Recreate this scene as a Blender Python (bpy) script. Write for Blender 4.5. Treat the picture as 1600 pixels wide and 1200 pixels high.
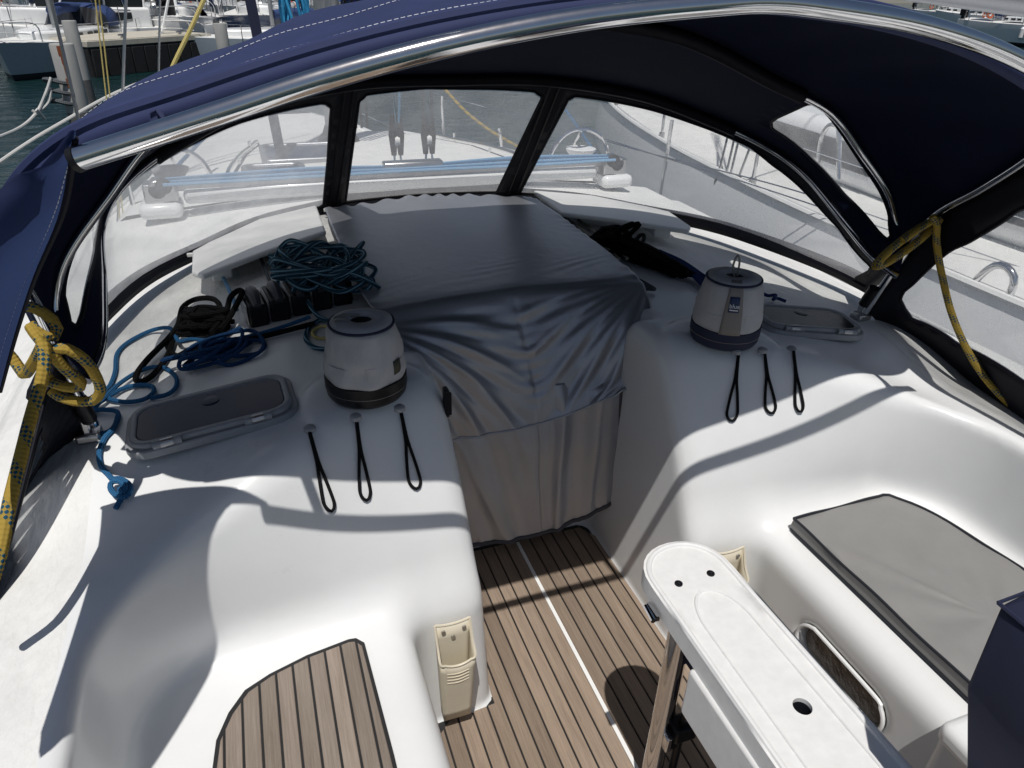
import bpy, bmesh, math, random
import numpy as np
from mathutils import Vector, Matrix
from mathutils.geometry import delaunay_2d_cdt

random.seed(7); np.random.seed(7)
sc = bpy.context.scene
COL = sc.collection
for o in list(bpy.data.objects):
    bpy.data.objects.remove(o)

# ------------------------------------------------------------------ camera, sky, sun, exposure
# boat axes: X starboard, Y forward, Z up, origin on the cockpit sole under the camera station
FPX = 1109.0
_n = np.array([745 - 800, 2560 - 600, FPX]); _n = _n / np.linalg.norm(_n)
_f = np.array([345 - 800, -15 - 600, FPX]); _f = _f - _n * _f.dot(_n); _f = _f / np.linalg.norm(_f)
ROT = np.stack([np.cross(_n, _f), _f, -_n])
CAM = np.array([-0.751, 0.0, 1.85])
cd = bpy.data.cameras.new('camera'); cam = bpy.data.objects.new('camera', cd); COL.objects.link(cam)
cd.sensor_width = 36; cd.lens = 36 * FPX / 1600; cd.clip_start = 0.02; cd.clip_end = 2000
_m = Matrix([[ROT[i, 0], -ROT[i, 1], -ROT[i, 2], CAM[i]] for i in range(3)] + [[0, 0, 0, 1]])
cam.matrix_world = _m
sc.camera = cam

SUN = Vector((0.15, 0.35, -1.0)).normalized()
w = bpy.data.worlds.new("World"); sc.world = w; w.use_nodes = True
nt = w.node_tree; nt.nodes.clear()
sky = nt.nodes.new('ShaderNodeTexSky'); sky.sky_type = 'NISHITA'; sky.sun_disc = False
sky.sun_elevation = math.asin(-SUN.z); sky.sun_rotation = math.atan2(-SUN.x, -SUN.y)
sky.air_density = 1.0; sky.dust_density = 1.5
bg = nt.nodes.new('ShaderNodeBackground'); bg.inputs[1].default_value = 0.05
wo = nt.nodes.new('ShaderNodeOutputWorld')
nt.links.new(sky.outputs[0], bg.inputs[0]); nt.links.new(bg.outputs[0], wo.inputs[0])
sl = bpy.data.lights.new('sun', 'SUN'); sl.energy = 3.65; sl.angle = math.radians(0.5); sl.color = (1, 0.965, 0.92)
so = bpy.data.objects.new('sun', sl); COL.objects.link(so)
so.rotation_euler = SUN.to_track_quat('-Z', 'Y').to_euler(); so.location = (-3, -6, 20)
sc.view_settings.view_transform = 'Standard'; sc.view_settings.look = 'None'
sc.view_settings.exposure = 0.0; sc.view_settings.gamma = 1.0; sc.view_settings.use_curve_mapping = False
sc.cycles.max_bounces = 10; sc.cycles.transparent_max_bounces = 16
sc.cycles.caustics_reflective = False; sc.cycles.caustics_refractive = False

# ------------------------------------------------------------------ helpers: measuring
def ray(px, py):
    return ROT @ np.array([px - 800, py - 600, FPX])
def atz(px, py, z):
    d = ray(px, py); return CAM + d * ((z - CAM[2]) / d[2])
def aty(px, py, y):
    d = ray(px, py); return CAM + d * ((y - CAM[1]) / d[1])
def atx(px, py, x):
    d = ray(px, py); return CAM + d * ((x - CAM[0]) / d[0])

def cr(P, n):
    P = np.array(P, float)
    if len(P) == 2:
        t = np.linspace(0, 1, n)[:, None]; return P[0] * (1 - t) + P[1] * t
    Q = np.vstack([2 * P[0] - P[1], P, 2 * P[-1] - P[-2]]); out = []
    for i in range(1, len(Q) - 2):
        p0, p1, p2, p3 = Q[i - 1:i + 3]
        for t in np.linspace(0, 1, 16, endpoint=False):
            out.append(.5 * ((2 * p1) + (-p0 + p2) * t + (2 * p0 - 5 * p1 + 4 * p2 - p3) * t * t + (-p0 + 3 * p1 - 3 * p2 + p3) * t ** 3))
    out.append(Q[-2]); out = np.array(out)
    s = np.r_[0, np.cumsum(np.linalg.norm(np.diff(out, axis=0), axis=1))]
    u = np.linspace(0, s[-1], n)
    return np.stack([np.interp(u, s, out[:, k]) for k in range(P.shape[1])], 1)
def mir(H):
    H = np.array(H, float); L = H[::-1].copy(); L[:, 0] *= -1
    return np.vstack([L[:-1], H])

# ------------------------------------------------------------------ helpers: materials
def nodes(m):
    m.use_nodes = True
    return m.node_tree
def mat(name, col, rough=0.5, metal=0.0, var=0.0, vscale=8.0, bump=0.0, bscale=60.0, coat=0.0, spec=None, stretch=None, dist=0.002, sheen=0.0, detail=4, obj_var=0.0):
    m = bpy.data.materials.new(name); t = nodes(m); N = t.nodes; L = t.links
    b = N['Principled BSDF']
    b.inputs['Base Color'].default_value = (*col, 1); b.inputs['Roughness'].default_value = rough
    b.inputs['Metallic'].default_value = metal
    if coat: b.inputs['Coat Weight'].default_value = coat; b.inputs['Coat Roughness'].default_value = 0.08
    if spec is not None: b.inputs['Specular IOR Level'].default_value = spec
    if sheen: b.inputs['Sheen Weight'].default_value = sheen
    if var or bump:
        tc = N.new('ShaderNodeTexCoord'); mp = N.new('ShaderNodeMapping')
        if stretch: mp.inputs['Scale'].default_value = stretch
        L.new(tc.outputs['Object'], mp.inputs[0])
    if var:
        n1 = N.new('ShaderNodeTexNoise'); n1.inputs['Scale'].default_value = vscale; n1.inputs['Detail'].default_value = 6
        n1.inputs['Roughness'].default_value = 0.65
        L.new(mp.outputs[0], n1.inputs['Vector'])
        r = N.new('ShaderNodeMapRange'); r.inputs[1].default_value = 0.3; r.inputs[2].default_value = 0.7
        r.inputs[3].default_value = 1 - var; r.inputs[4].default_value = 1 + var
        L.new(n1.outputs['Fac'], r.inputs[0])
        src = r.outputs[0]
        if obj_var:
            oi = N.new('ShaderNodeObjectInfo'); r2 = N.new('ShaderNodeMapRange'); r2.inputs[3].default_value = 1 - obj_var; r2.inputs[4].default_value = 1 + obj_var
            L.new(oi.outputs['Random'], r2.inputs[0]); mu = N.new('ShaderNodeMath'); mu.operation = 'MULTIPLY'
            L.new(src, mu.inputs[0]); L.new(r2.outputs[0], mu.inputs[1]); src = mu.outputs[0]
        mx = N.new('ShaderNodeVectorMath'); mx.operation = 'SCALE'; mx.inputs[0].default_value = col
        L.new(src, mx.inputs['Scale']); L.new(mx.outputs[0], b.inputs['Base Color'])
        rr = N.new('ShaderNodeMapRange'); rr.inputs[3].default_value = max(0.02, rough - 0.08); rr.inputs[4].default_value = min(1, rough + 0.08)
        L.new(n1.outputs['Fac'], rr.inputs[0]); L.new(rr.outputs[0], b.inputs['Roughness'])
    if bump:
        n2 = N.new('ShaderNodeTexNoise'); n2.inputs['Scale'].default_value = bscale; n2.inputs['Detail'].default_value = detail
        L.new(mp.outputs[0], n2.inputs['Vector'])
        bp = N.new('ShaderNodeBump'); bp.inputs['Strength'].default_value = bump; bp.inputs['Distance'].default_value = dist
        L.new(n2.outputs['Fac'], bp.inputs['Height']); L.new(bp.outputs[0], b.inputs['Normal'])
    return m

def mth(t, op, a, b=None):
    n = t.nodes.new('ShaderNodeMath'); n.operation = op
    for i, v in enumerate((a, b)):
        if v is None: continue
        if isinstance(v, (int, float)): n.inputs[i].default_value = v
        else: t.links.new(v, n.inputs[i])
    return n.outputs[0]

def rope_mat(name, c1, c2, thr=0.2, band=0.0, bfreq=12.0, stripe=False, rough=0.8):
    """braided rope: UV u runs along the rope in rope diameters, v once around"""
    m = bpy.data.materials.new(name); t = nodes(m); N = t.nodes; L = t.links; b = N['Principled BSDF']
    b.inputs['Roughness'].default_value = rough; b.inputs['Specular IOR Level'].default_value = 0.08
    uv = N.new('ShaderNodeTexCoord'); sp = N.new('ShaderNodeSeparateXYZ'); L.new(uv.outputs['UV'], sp.inputs[0])
    u, v = sp.outputs[0], sp.outputs[1]
    P2 = 2 * math.pi
    a1 = mth(t, 'SINE', mth(t, 'MULTIPLY', mth(t, 'ADD', mth(t, 'MULTIPLY', u, 1.3), mth(t, 'MULTIPLY', v, 4.0)), P2))
    a2 = mth(t, 'SINE', mth(t, 'MULTIPLY', mth(t, 'SUBTRACT', mth(t, 'MULTIPLY', u, 1.3), mth(t, 'MULTIPLY', v, 4.0)), P2))
    pr = mth(t, 'MULTIPLY', a1, a2)
    if stripe:
        s = mth(t, 'SINE', mth(t, 'MULTIPLY', mth(t, 'ADD', mth(t, 'MULTIPLY', v, 3.0), mth(t, 'MULTIPLY', u, 0.12)), P2))
        fac = mth(t, 'GREATER_THAN', s, 0.55)
    else:
        fac = mth(t, 'GREATER_THAN', pr, thr)
        if band:
            bm = mth(t, 'SINE', mth(t, 'ADD', mth(t, 'MULTIPLY', u, P2 / bfreq), mth(t, 'MULTIPLY', v, P2)))
            fac = mth(t, 'MULTIPLY', fac, mth(t, 'GREATER_THAN', bm, band))
    mx = N.new('ShaderNodeMix'); mx.data_type = 'RGBA'
    L.new(fac, mx.inputs[0]); mx.inputs[6].default_value = (*c1, 1); mx.inputs[7].default_value = (*c2, 1)
    L.new(mx.outputs[2], b.inputs['Base Color'])
    bp = N.new('ShaderNodeBump'); bp.inputs['Strength'].default_value = 0.6; bp.inputs['Distance'].default_value = 0.0012
    L.new(pr, bp.inputs['Height']); L.new(bp.outputs[0], b.inputs['Normal'])
    return m

def vinyl_mat(name, haze, tint=(0.97, 0.98, 0.985)):
    m = bpy.data.materials.new(name); t = nodes(m); N = t.nodes; L = t.links
    N.remove(N['Principled BSDF']); out = N['Material Output']
    tr = N.new('ShaderNodeBsdfTransparent'); tr.inputs[0].default_value = (*tint, 1)
    df = N.new('ShaderNodeBsdfDiffuse'); df.inputs[0].default_value = (0.8, 0.82, 0.84, 1)
    tl = N.new('ShaderNodeBsdfTranslucent'); tl.inputs[0].default_value = (0.97, 0.97, 0.97, 1)
    ad = N.new('ShaderNodeMixShader'); ad.inputs[0].default_value = 0.8; L.new(df.outputs[0], ad.inputs[1]); L.new(tl.outputs[0], ad.inputs[2])
    gl = N.new('ShaderNodeBsdfGlossy'); gl.inputs['Roughness'].default_value = 0.06; gl.inputs[0].default_value = (1, 1, 1, 1)
    tc = N.new('ShaderNodeTexCoord')
    n1 = N.new('ShaderNodeTexNoise'); n1.inputs['Scale'].default_value = 4; n1.inputs['Detail'].default_value = 8; n1.inputs['Roughness'].default_value = .7
    L.new(tc.outputs['Object'], n1.inputs['Vector'])
    mp = N.new('ShaderNodeMapping'); mp.inputs['Rotation'].default_value = (0.5, 0.4, 0.7); mp.inputs['Scale'].default_value = (3, 160, 160)
    L.new(tc.outputs['Object'], mp.inputs[0])
    n2 = N.new('ShaderNodeTexNoise'); n2.inputs['Scale'].default_value = 1.2; n2.inputs['Detail'].default_value = 3
    L.new(mp.outputs[0], n2.inputs['Vector'])
    scr = N.new('ShaderNodeMapRange'); scr.inputs[1].default_value = 0.66; scr.inputs[2].default_value = 0.75; scr.inputs[4].default_value = 0.16
    L.new(n2.outputs['Fac'], scr.inputs[0])
    r = N.new('ShaderNodeMapRange'); r.inputs[1].default_value = 0.3; r.inputs[2].default_value = 0.75; r.inputs[3].default_value = haze * 0.7; r.inputs[4].default_value = haze * 1.4
    L.new(n1.outputs['Fac'], r.inputs[0])
    f = mth(t, 'ADD', r.outputs[0], scr.outputs[0])
    m1 = N.new('ShaderNodeMixShader'); L.new(f, m1.inputs[0]); L.new(tr.outputs[0], m1.inputs[1]); L.new(ad.outputs[0], m1.inputs[2])
    fr = N.new('ShaderNodeFresnel'); fr.inputs[0].default_value = 1.35
    bp = N.new('ShaderNodeBump'); bp.inputs['Strength'].default_value = 0.15; bp.inputs['Distance'].default_value = 0.01
    L.new(n1.outputs['Fac'], bp.inputs['Height']); L.new(bp.outputs[0], gl.inputs['Normal'])
    m2 = N.new('ShaderNodeMixShader'); L.new(fr.outputs[0], m2.inputs[0]); L.new(m1.outputs[0], m2.inputs[1]); L.new(gl.outputs[0], m2.inputs[2])
    L.new(m2.outputs[0], out.inputs[0])
    return m

gel = mat('gelcoat_white', (0.74, 0.75, 0.75), 0.3, var=0.045, vscale=2.2, coat=0.15, spec=0.35)
# nonskid relief and a little dirt where the deck is horizontal
deckm = mat('deck_gelcoat', (0.74, 0.745, 0.74), 0.32, var=0.04, vscale=4, coat=0.1, spec=0.35)
nonskid = mat('nonskid_deck', (0.70, 0.70, 0.68), 0.6, var=0.06, vscale=9, bump=0.35, bscale=260, dist=0.002)
teak = None
def teak_mat(name, col, dark):
    m = bpy.data.materials.new(name); t = nodes(m); N = t.nodes; L = t.links; b = N['Principled BSDF']
    b.inputs['Roughness'].default_value = 0.75; b.inputs['Specular IOR Level'].default_value = 0.25
    g = N.new('ShaderNodeNewGeometry'); oi = N.new('ShaderNodeObjectInfo')
    ad = N.new('ShaderNodeVectorMath'); ad.operation = 'ADD'; cb = N.new('ShaderNodeCombineXYZ')
    L.new(mth(t, 'MULTIPLY', oi.outputs['Random'], 37.0), cb.inputs[1]); L.new(g.outputs['Position'], ad.inputs[0]); L.new(cb.outputs[0], ad.inputs[1])
    mp = N.new('ShaderNodeMapping'); mp.inputs['Scale'].default_value = (260, 9, 60); L.new(ad.outputs[0], mp.inputs[0])
    n1 = N.new('ShaderNodeTexNoise'); n1.inputs['Scale'].default_value = 1.0; n1.inputs['Detail'].default_value = 5; n1.inputs['Roughness'].default_value = .7
    L.new(mp.outputs[0], n1.inputs['Vector'])
    mp2 = N.new('ShaderNodeMapping'); mp2.inputs['Scale'].default_value = (28, 3.0, 10); L.new(ad.outputs[0], mp2.inputs[0])
    n2 = N.new('ShaderNodeTexNoise'); n2.inputs['Scale'].default_value = 1.0; n2.inputs['Detail'].default_value = 4; L.new(mp2.outputs[0], n2.inputs['Vector'])
    f = mth(t, 'ADD', mth(t, 'MULTIPLY', n1.outputs['Fac'], 0.65), mth(t, 'MULTIPLY', n2.outputs['Fac'], 0.35))
    cr_ = N.new('ShaderNodeValToRGB'); cr_.color_ramp.elements[0].position = 0.34; cr_.color_ramp.elements[0].color = (*dark, 1)
    cr_.color_ramp.elements[1].position = 0.62; cr_.color_ramp.elements[1].color = (*col, 1); L.new(f, cr_.inputs[0])
    r2 = N.new('ShaderNodeMapRange'); r2.inputs[3].default_value = 0.76; r2.inputs[4].default_value = 1.16; L.new(oi.outputs['Random'], r2.inputs[0])
    sc_ = N.new('ShaderNodeVectorMath'); sc_.operation = 'SCALE'; L.new(cr_.outputs[0], sc_.inputs[0]); L.new(r2.outputs[0], sc_.inputs['Scale'])
    L.new(sc_.outputs[0], b.inputs['Base Color'])
    bp = N.new('ShaderNodeBump'); bp.inputs['Strength'].default_value = 0.4; bp.inputs['Distance'].default_value = 0.001
    L.new(n1.outputs['Fac'], bp.inputs['Height']); L.new(bp.outputs[0], b.inputs['Normal'])
    return m
teak = teak_mat('teak_sole', (0.315, 0.245, 0.185), (0.205, 0.153, 0.114))
teak_grey = teak_mat('teak_seat', (0.305, 0.255, 0.212), (0.205, 0.165, 0.134))
caulk = mat('black_caulk', (0.012, 0.012, 0.013), 0.6)
white_pl = mat('white_plastic', (0.80, 0.80, 0.78), 0.4, var=0.04, vscale=6)
table_m = mat('table_gelcoat', (0.74, 0.74, 0.73), 0.35, var=0.05, vscale=40, bump=0.06, bscale=120)
cream = mat('cream_plastic', (0.66, 0.60, 0.47), 0.45, var=0.05, vscale=12)
navy = mat('navy_canvas', (0.026, 0.036, 0.098), 0.75, var=0.10, vscale=14, bump=0.12, bscale=700, dist=0.0008, spec=0.25)
navy_shaded = mat('navy_canvas_shaded', (0.0075, 0.0105, 0.030), 0.85, var=0.1, vscale=10, spec=0.12)  # same canvas as navy, with the shade inside the hood painted into its colour
navy_dark = mat('navy_trim', (0.0055, 0.006, 0.011), 0.6, var=0.1, vscale=20, spec=0.2)
navy_cover = mat('navy_cover', (0.010, 0.014, 0.042), 0.8, var=0.12, vscale=10, bump=0.15, bscale=500, dist=0.001)
blackp = mat('black_plastic', (0.008, 0.008, 0.010), 0.42, var=0.1, vscale=30, spec=0.25)
blackrope = rope_mat('black_rope', (0.004, 0.004, 0.0045), (0.009, 0.009, 0.010), 0.1)
blackcord = rope_mat('black_cord', (0.006, 0.006, 0.007), (0.02, 0.02, 0.022), 0.2)
bluerope = rope_mat('blue_rope', (0.022, 0.095, 0.215), (0.05, 0.17, 0.32), 0.35)
darkbluerope = rope_mat('deep_blue_rope', (0.012, 0.045, 0.13), (0.03, 0.09, 0.2), 0.3)
skyrope = rope_mat('sky_blue_rope', (0.13, 0.30, 0.50), (0.30, 0.44, 0.56), 0.4)
tealrope = rope_mat('teal_striped_rope', (0.025, 0.065, 0.095), (0.19, 0.33, 0.42), stripe=True)
navyrope = rope_mat('dark_blue_rope', (0.012, 0.03, 0.12), (0.03, 0.07, 0.2), 0.3)
greyrope = rope_mat('grey_rope', (0.12, 0.13, 0.14), (0.05, 0.055, 0.06), 0.2)
beigerope = rope_mat('beige_flecked_rope', (0.42, 0.38, 0.3), (0.05, 0.05, 0.05), 0.35)
yellowrope = rope_mat('yellow_rope', (0.34, 0.235, 0.05), (0.015, 0.07, 0.12), 0.05, band=0.35, bfreq=3.2)
paleyellow = rope_mat('pale_yellow_rope', (0.60, 0.5, 0.2), (0.45, 0.36, 0.12), 0.3)
whiterope = rope_mat('white_rope', (0.6, 0.6, 0.58), (0.4, 0.4, 0.4), 0.3)
steel = mat('polished_stainless', (0.68, 0.68, 0.69), 0.10, 1.0, var=0.05, vscale=30)
steel_dull = mat('dull_stainless', (0.45, 0.45, 0.46), 0.28, 1.0)
alu = mat('grey_anodised_alloy', (0.36, 0.37, 0.39), 0.42, 0.85, var=0.06, vscale=30)
mastm = mat('mast_alloy', (0.36, 0.37, 0.38), 0.4, 0.6, var=0.05)
hatchf = mat('hatch_frame_grey', (0.27, 0.28, 0.30), 0.4, var=0.06, vscale=20)
lens = mat('smoked_acrylic', (0.015, 0.021, 0.055), 0.14, spec=0.16, var=0.08, vscale=5)
lens2 = mat('weathered_acrylic', (0.022, 0.020, 0.019), 0.22, spec=0.2, var=0.15, vscale=6)
cloth = mat('silver_grey_cloth', (0.38, 0.39, 0.42), 0.42, metal=0.6, var=0.06, vscale=5, bump=0.35, bscale=22, dist=0.006, spec=0.5, detail=6)
cloth_hem = mat('dark_grey_binding', (0.05, 0.05, 0.06), 0.7)
cover_w = mat('white_winch_canvas', (0.43, 0.43, 0.44), 0.9, var=0.10, vscale=9, bump=0.8, bscale=22, dist=0.010, detail=8, spec=0.2, stretch=(1, 1, .5))
taupe = mat('taupe_canvas', (0.22, 0.205, 0.19), 0.85, bump=0.2, bscale=300, dist=0.001)
patch_navy = mat('navy_patch', (0.012, 0.03, 0.09), 0.6)
patch_dark = mat('dark_patch', (0.05, 0.05, 0.03), 0.6)
print_w = mat('white_print', (0.75, 0.75, 0.75), 0.6)
cushion_m = mat('grey_cushion_vinyl', (0.225, 0.222, 0.215), 0.55, var=0.05, vscale=10, bump=0.3, bscale=420, dist=0.0012)
thread = mat('white_thread', (0.55, 0.57, 0.62), 0.7)
vin_l = vinyl_mat('clear_vinyl_hazed', 0.46)
vin_c = vinyl_mat('clear_vinyl', 0.27)
vin_r = vinyl_mat('clear_vinyl_side', 0.27)
hull_w = mat('white_hull', (0.80, 0.81, 0.81), 0.25, var=0.03, coat=0.3)
hull_g = mat('grey_hull', (0.32, 0.37, 0.42), 0.3, var=0.05, coat=0.2)
hull_b = mat('navy_hull', (0.03, 0.05, 0.11), 0.25, coat=0.3)
boot = mat('black_boot_stripe', (0.012, 0.014, 0.02), 0.5)
darkwin = mat('dark_boat_window', (0.015, 0.018, 0.022), 0.08)
bluecan = mat('blue_canvas', (0.02, 0.045, 0.14), 0.8, var=0.1)
greycan = mat('grey_canvas', (0.16, 0.155, 0.15), 0.8, var=0.1)
creamcan = mat('sand_canvas', (0.42, 0.38, 0.3), 0.8, var=0.1)
redm = mat('red_cloth', (0.4, 0.04, 0.03), 0.7)
orange = mat('orange_paint', (0.6, 0.14, 0.05), 0.6)
rust = mat('rust', (0.20, 0.06, 0.025), 0.9, var=0.4, vscale=12)
pile_m = mat('piling_grey', (0.34, 0.34, 0.33), 0.75, var=0.15, vscale=4, stretch=(1, 1, 0.3))
pile_d = mat('piling_wet', (0.10, 0.10, 0.10), 0.5, var=0.4, vscale=6)
pont_t = mat('pontoon_deck', (0.48, 0.45, 0.38), 0.8, var=0.1)
pont_s = mat('pontoon_side', (0.014, 0.014, 0.015), 0.7, var=0.3)
rubber = mat('fender_rubber', (0.7, 0.7, 0.7), 0.5)
rubber_n = mat('navy_fender', (0.012, 0.015, 0.03), 0.5)

# ------------------------------------------------------------------ helpers: meshes and objects
class MB:
    def __init__(s): s.v = []; s.f = []; s.uv = []; s.mi = []; s.mats = []
    def add(s, V, F, UV=None, m=0):
        o = len(s.v); s.v.extend([tuple(map(float, p)) for p in V])
        for k, f in enumerate(F):
            s.f.append(tuple(int(i) + o for i in f)); s.mi.append(m)
            s.uv.append(UV[k] if UV else [(0, 0)] * len(f))
        return s
    def box(s, c, d, rot=None, m=0):
        c = np.array(c, float); h = np.array(d, float) / 2
        V = np.array([[x, y, z] for x in (-1, 1) for y in (-1, 1) for z in (-1, 1)]) * h
        if rot is not None: V = V @ np.array(rot).T
        return s.add(V + c, [(0, 1, 3, 2), (4, 6, 7, 5), (0, 4, 5, 1), (2, 3, 7, 6), (0, 2, 6, 4), (1, 5, 7, 3)], None, m)
    def tube(s, P, r, n=8, res=None, closed=False, m=0, sm=True):
        P = np.array(P, float)
        if closed:
            P = np.vstack([P, P[0]])
        if sm and len(P) > 2:
            L = np.linalg.norm(np.diff(P, axis=0), axis=1).sum()
            P = cr(P, max(6, int(L / (res or max(0.008, float(np.mean(r)) * 1.6)))))
        k = len(P)
        R = np.full(k, r, float) if np.isscalar(r) else np.interp(np.linspace(0, 1, k), np.linspace(0, 1, len(r)), r)
        T = np.gradient(P, axis=0); T /= np.linalg.norm(T, axis=1)[:, None] + 1e-12
        a = np.array([0, 0, 1.0]) if abs(T[0, 2]) < 0.9 else np.array([1.0, 0, 0])
        nn = np.cross(T[0], a); nn /= np.linalg.norm(nn); V = []; S = np.r_[0, np.cumsum(np.linalg.norm(np.diff(P, axis=0), axis=1))]
        ang = np.arange(n) * 2 * np.pi / n
        for i in range(k):
            nn = nn - T[i] * nn.dot(T[i]); nn /= np.linalg.norm(nn) + 1e-12; bb = np.cross(T[i], nn)
            V.append(P[i] + R[i] * (np.cos(ang)[:, None] * nn + np.sin(ang)[:, None] * bb))
        V = np.vstack(V); F = []; UV = []; ud = S / (2 * np.mean(R))
        for i in range(k - 1):
            for j in range(n):
                j2 = (j + 1) % n
                F.append((i * n + j, i * n + j2, (i + 1) * n + j2, (i + 1) * n + j))
                UV.append([(ud[i], j / n), (ud[i], (j + 1) / n), (ud[i + 1], (j + 1) / n), (ud[i + 1], j / n)])
        F.append(tuple(range(n - 1, -1, -1))); UV.append([(0, 0)] * n)
        F.append(tuple((k - 1) * n + j for j in range(n))); UV.append([(0, 0)] * n)
        return s.add(V, F, UV, m)
    def lathe(s, prof, c=(0, 0, 0), n=28, m=0, cap=True, wob=0.0):
        V = []; F = []
        for i, (r, z) in enumerate(prof):
            for j in range(n):
                a = 2 * math.pi * j / n
                rr = r * (1 + wob * math.sin(3 * a + i * 1.3) * 0.5 + wob * math.sin(7 * a - i * 0.7) * 0.5)
                V.append((c[0] + rr * math.cos(a), c[1] + rr * math.sin(a), c[2] + z))
        for i in range(len(prof) - 1):
            for j in range(n):
                j2 = (j + 1) % n; F.append((i * n + j, i * n + j2, (i + 1) * n + j2, (i + 1) * n + j))
        if cap:
            F.append(tuple(range(n - 1, -1, -1))); k = len(prof) - 1; F.append(tuple(k * n + j for j in range(n)))
        return s.add(V, F, None, m)
    def grid(s, G, m=0, flip=False):
        a, b = G.shape[:2]; F = []; UV = []
        for i in range(a - 1):
            for j in range(b - 1):
                q = (i * b + j, (i + 1) * b + j, (i + 1) * b + j + 1, i * b + j + 1)
                F.append(q[::-1] if flip else q)
                uv = [(i / a, j / b), ((i + 1) / a, j / b), ((i + 1) / a, (j + 1) / b), (i / a, (j + 1) / b)]
                UV.append(uv[::-1] if flip else uv)
        return s.add(G.reshape(-1, 3), F, UV, m)
    def prism(s, poly, z0, z1, m=0):
        n = len(poly); V = [(p[0], p[1], z0) for p in poly] + [(p[0], p[1], z1) for p in poly]
        ar = sum(poly[i][0] * poly[(i + 1) % n][1] - poly[(i + 1) % n][0] * poly[i][1] for i in range(n))
        F = [tuple(range(n - 1, -1, -1)), tuple(range(n, 2 * n))] + [(i, (i + 1) % n, n + (i + 1) % n, n + i) for i in range(n)]
        if ar < 0: F = [f[::-1] for f in F]
        return s.add(V, F, None, m)

def link(name, me, m, parent=None, smooth=True, bevel=0.0, solid=0.0, back=0, seg=2, ang=40):
    o = bpy.data.objects.new(name, me); COL.objects.link(o)
    if m is not None:
        for q in (m if isinstance(m, (list, tuple)) else [m]): me.materials.append(q)
    if smooth:
        me.polygons.foreach_set('use_smooth', [True] * len(me.polygons))
        try: me.set_sharp_from_angle(angle=math.radians(ang))
        except Exception: pass
    if parent is not None: o.parent = parent
    if solid:
        md = o.modifiers.new('Solidify', 'SOLIDIFY'); md.thickness = solid; md.offset = 0; md.material_offset = back
    if bevel:
        md = o.modifiers.new('Bevel', 'BEVEL'); md.width = bevel; md.segments = seg; md.limit_method = 'ANGLE'; md.angle_limit = math.radians(40)
        md.harden_normals = False
    return o
def obj(name, mb, m, parent=None, **k):
    me = bpy.data.meshes.new(name); me.from_pydata(mb.v, [], mb.f)
    u = me.uv_layers.new(name='UVMap'); flat = [c for f in mb.uv for p in f for c in p]
    u.data.foreach_set('uv', flat)
    if any(mb.mi): me.polygons.foreach_set('material_index', mb.mi)
    me.update()
    return link(name, me, m, parent, **k)
def tag(o, label, cat, group=None):
    o['label'] = label; o['category'] = cat
    if group: o['group'] = group
    return o
def thing(name, label, cat, loc=(0, 0, 0), group=None, rz=0):
    o = bpy.data.objects.new(name, None); COL.objects.link(o); o.location = loc; o.rotation_euler = (0, 0, rz)
    o.empty_display_size = 0.1
    return tag(o, label, cat, group)
def struct(o): o['kind'] = 'structure'; return o
def stuff(o): o['kind'] = 'stuff'; return o
def dup(root, loc=None, rz=None, label=None, group=None, scale=None, remat=None):
    def cp(o, par):
        c = o.copy(); COL.objects.link(c)
        if par is not None: c.parent = par; c.matrix_parent_inverse = o.matrix_parent_inverse
        if remat and c.type == 'MESH' and c.data.materials and c.data.materials[0] in remat:
            c.material_slots[0].link = 'OBJECT'; c.material_slots[0].material = remat[c.data.materials[0]]
        for ch in kids.get(o, []): cp(ch, c)
        return c
    kids = {}
    def walk(o):
        kids[o] = list(o.children)
        for ch in o.children: walk(ch)
    walk(root)
    r = cp(root, None)
    if loc is not None: r.location = loc
    if rz is not None: r.rotation_euler = (0, 0, rz)
    if scale is not None: r.scale = scale
    if label: r['label'] = label
    if group: r['group'] = group
    return r

# ------------------------------------------------------------------ moulded cockpit (smooth signed-distance moulding)
def smin(a, b, k):
    h = np.clip(0.5 + 0.5 * (b - a) / k, 0, 1); return b * (1 - h) + a * h - k * h * (1 - h)
def smax(a, b, k): return -smin(-a, -b, k)
def sstep(a, b, x):
    t = np.clip((x - a) / (b - a), 0, 1); return t * t * (3 - 2 * t)
def rc2(a, b, r):
    """inside-negative corner of two half-planes with fillet radius r"""
    return np.minimum(np.maximum(a + r, b + r), 0) + np.sqrt(np.maximum(a + r, 0) ** 2 + np.maximum(b + r, 0) ** 2) - r

U_H = [(0, 3.37, .93), (.3, 3.335, .93), (.44, 3.285, .93), (.735, 3.12, .925), (.945, 2.87, .92), (1.135, 2.6, .92), (1.24, 2.318, .915), (1.315, 2.02, .905), (1.33, 1.844, .895)]
A_H = [(0, 2.70, 1.555), (.35, 2.68, 1.55), (.7, 2.57, 1.505), (.93, 2.41, 1.43), (1.075, 2.25, 1.36), (1.135, 2.085, 1.29), (1.13, 1.875, 1.2), (1.13, 1.70, 1.12), (1.158, 1.60, 1.08)]
B_H = [(0, 1.9, 1.79), (.4, 1.885, 1.755), (.739, 1.846, 1.63), (.935, 1.817, 1.55), (1.056, 1.773, 1.432), (1.158, 1.731, 1.318), (1.20, 1.70, 1.22), (1.2, 1.64, 1.13)]
M_H = [(0, 1.085, 1.832), (.08, 1.085, 1.831), (.28, 1.092, 1.814), (.47, 1.10, 1.784), (.64, 1.115, 1.744), (.81, 1.135, 1.692), (.95, 1.16, 1.645), (1.05, 1.21, 1.575), (1.12, 1.30, 1.49), (1.17, 1.43, 1.38), (1.2, 1.58, 1.25), (1.205, 1.66, 1.06), (1.2, 1.72, .88)]
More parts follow.
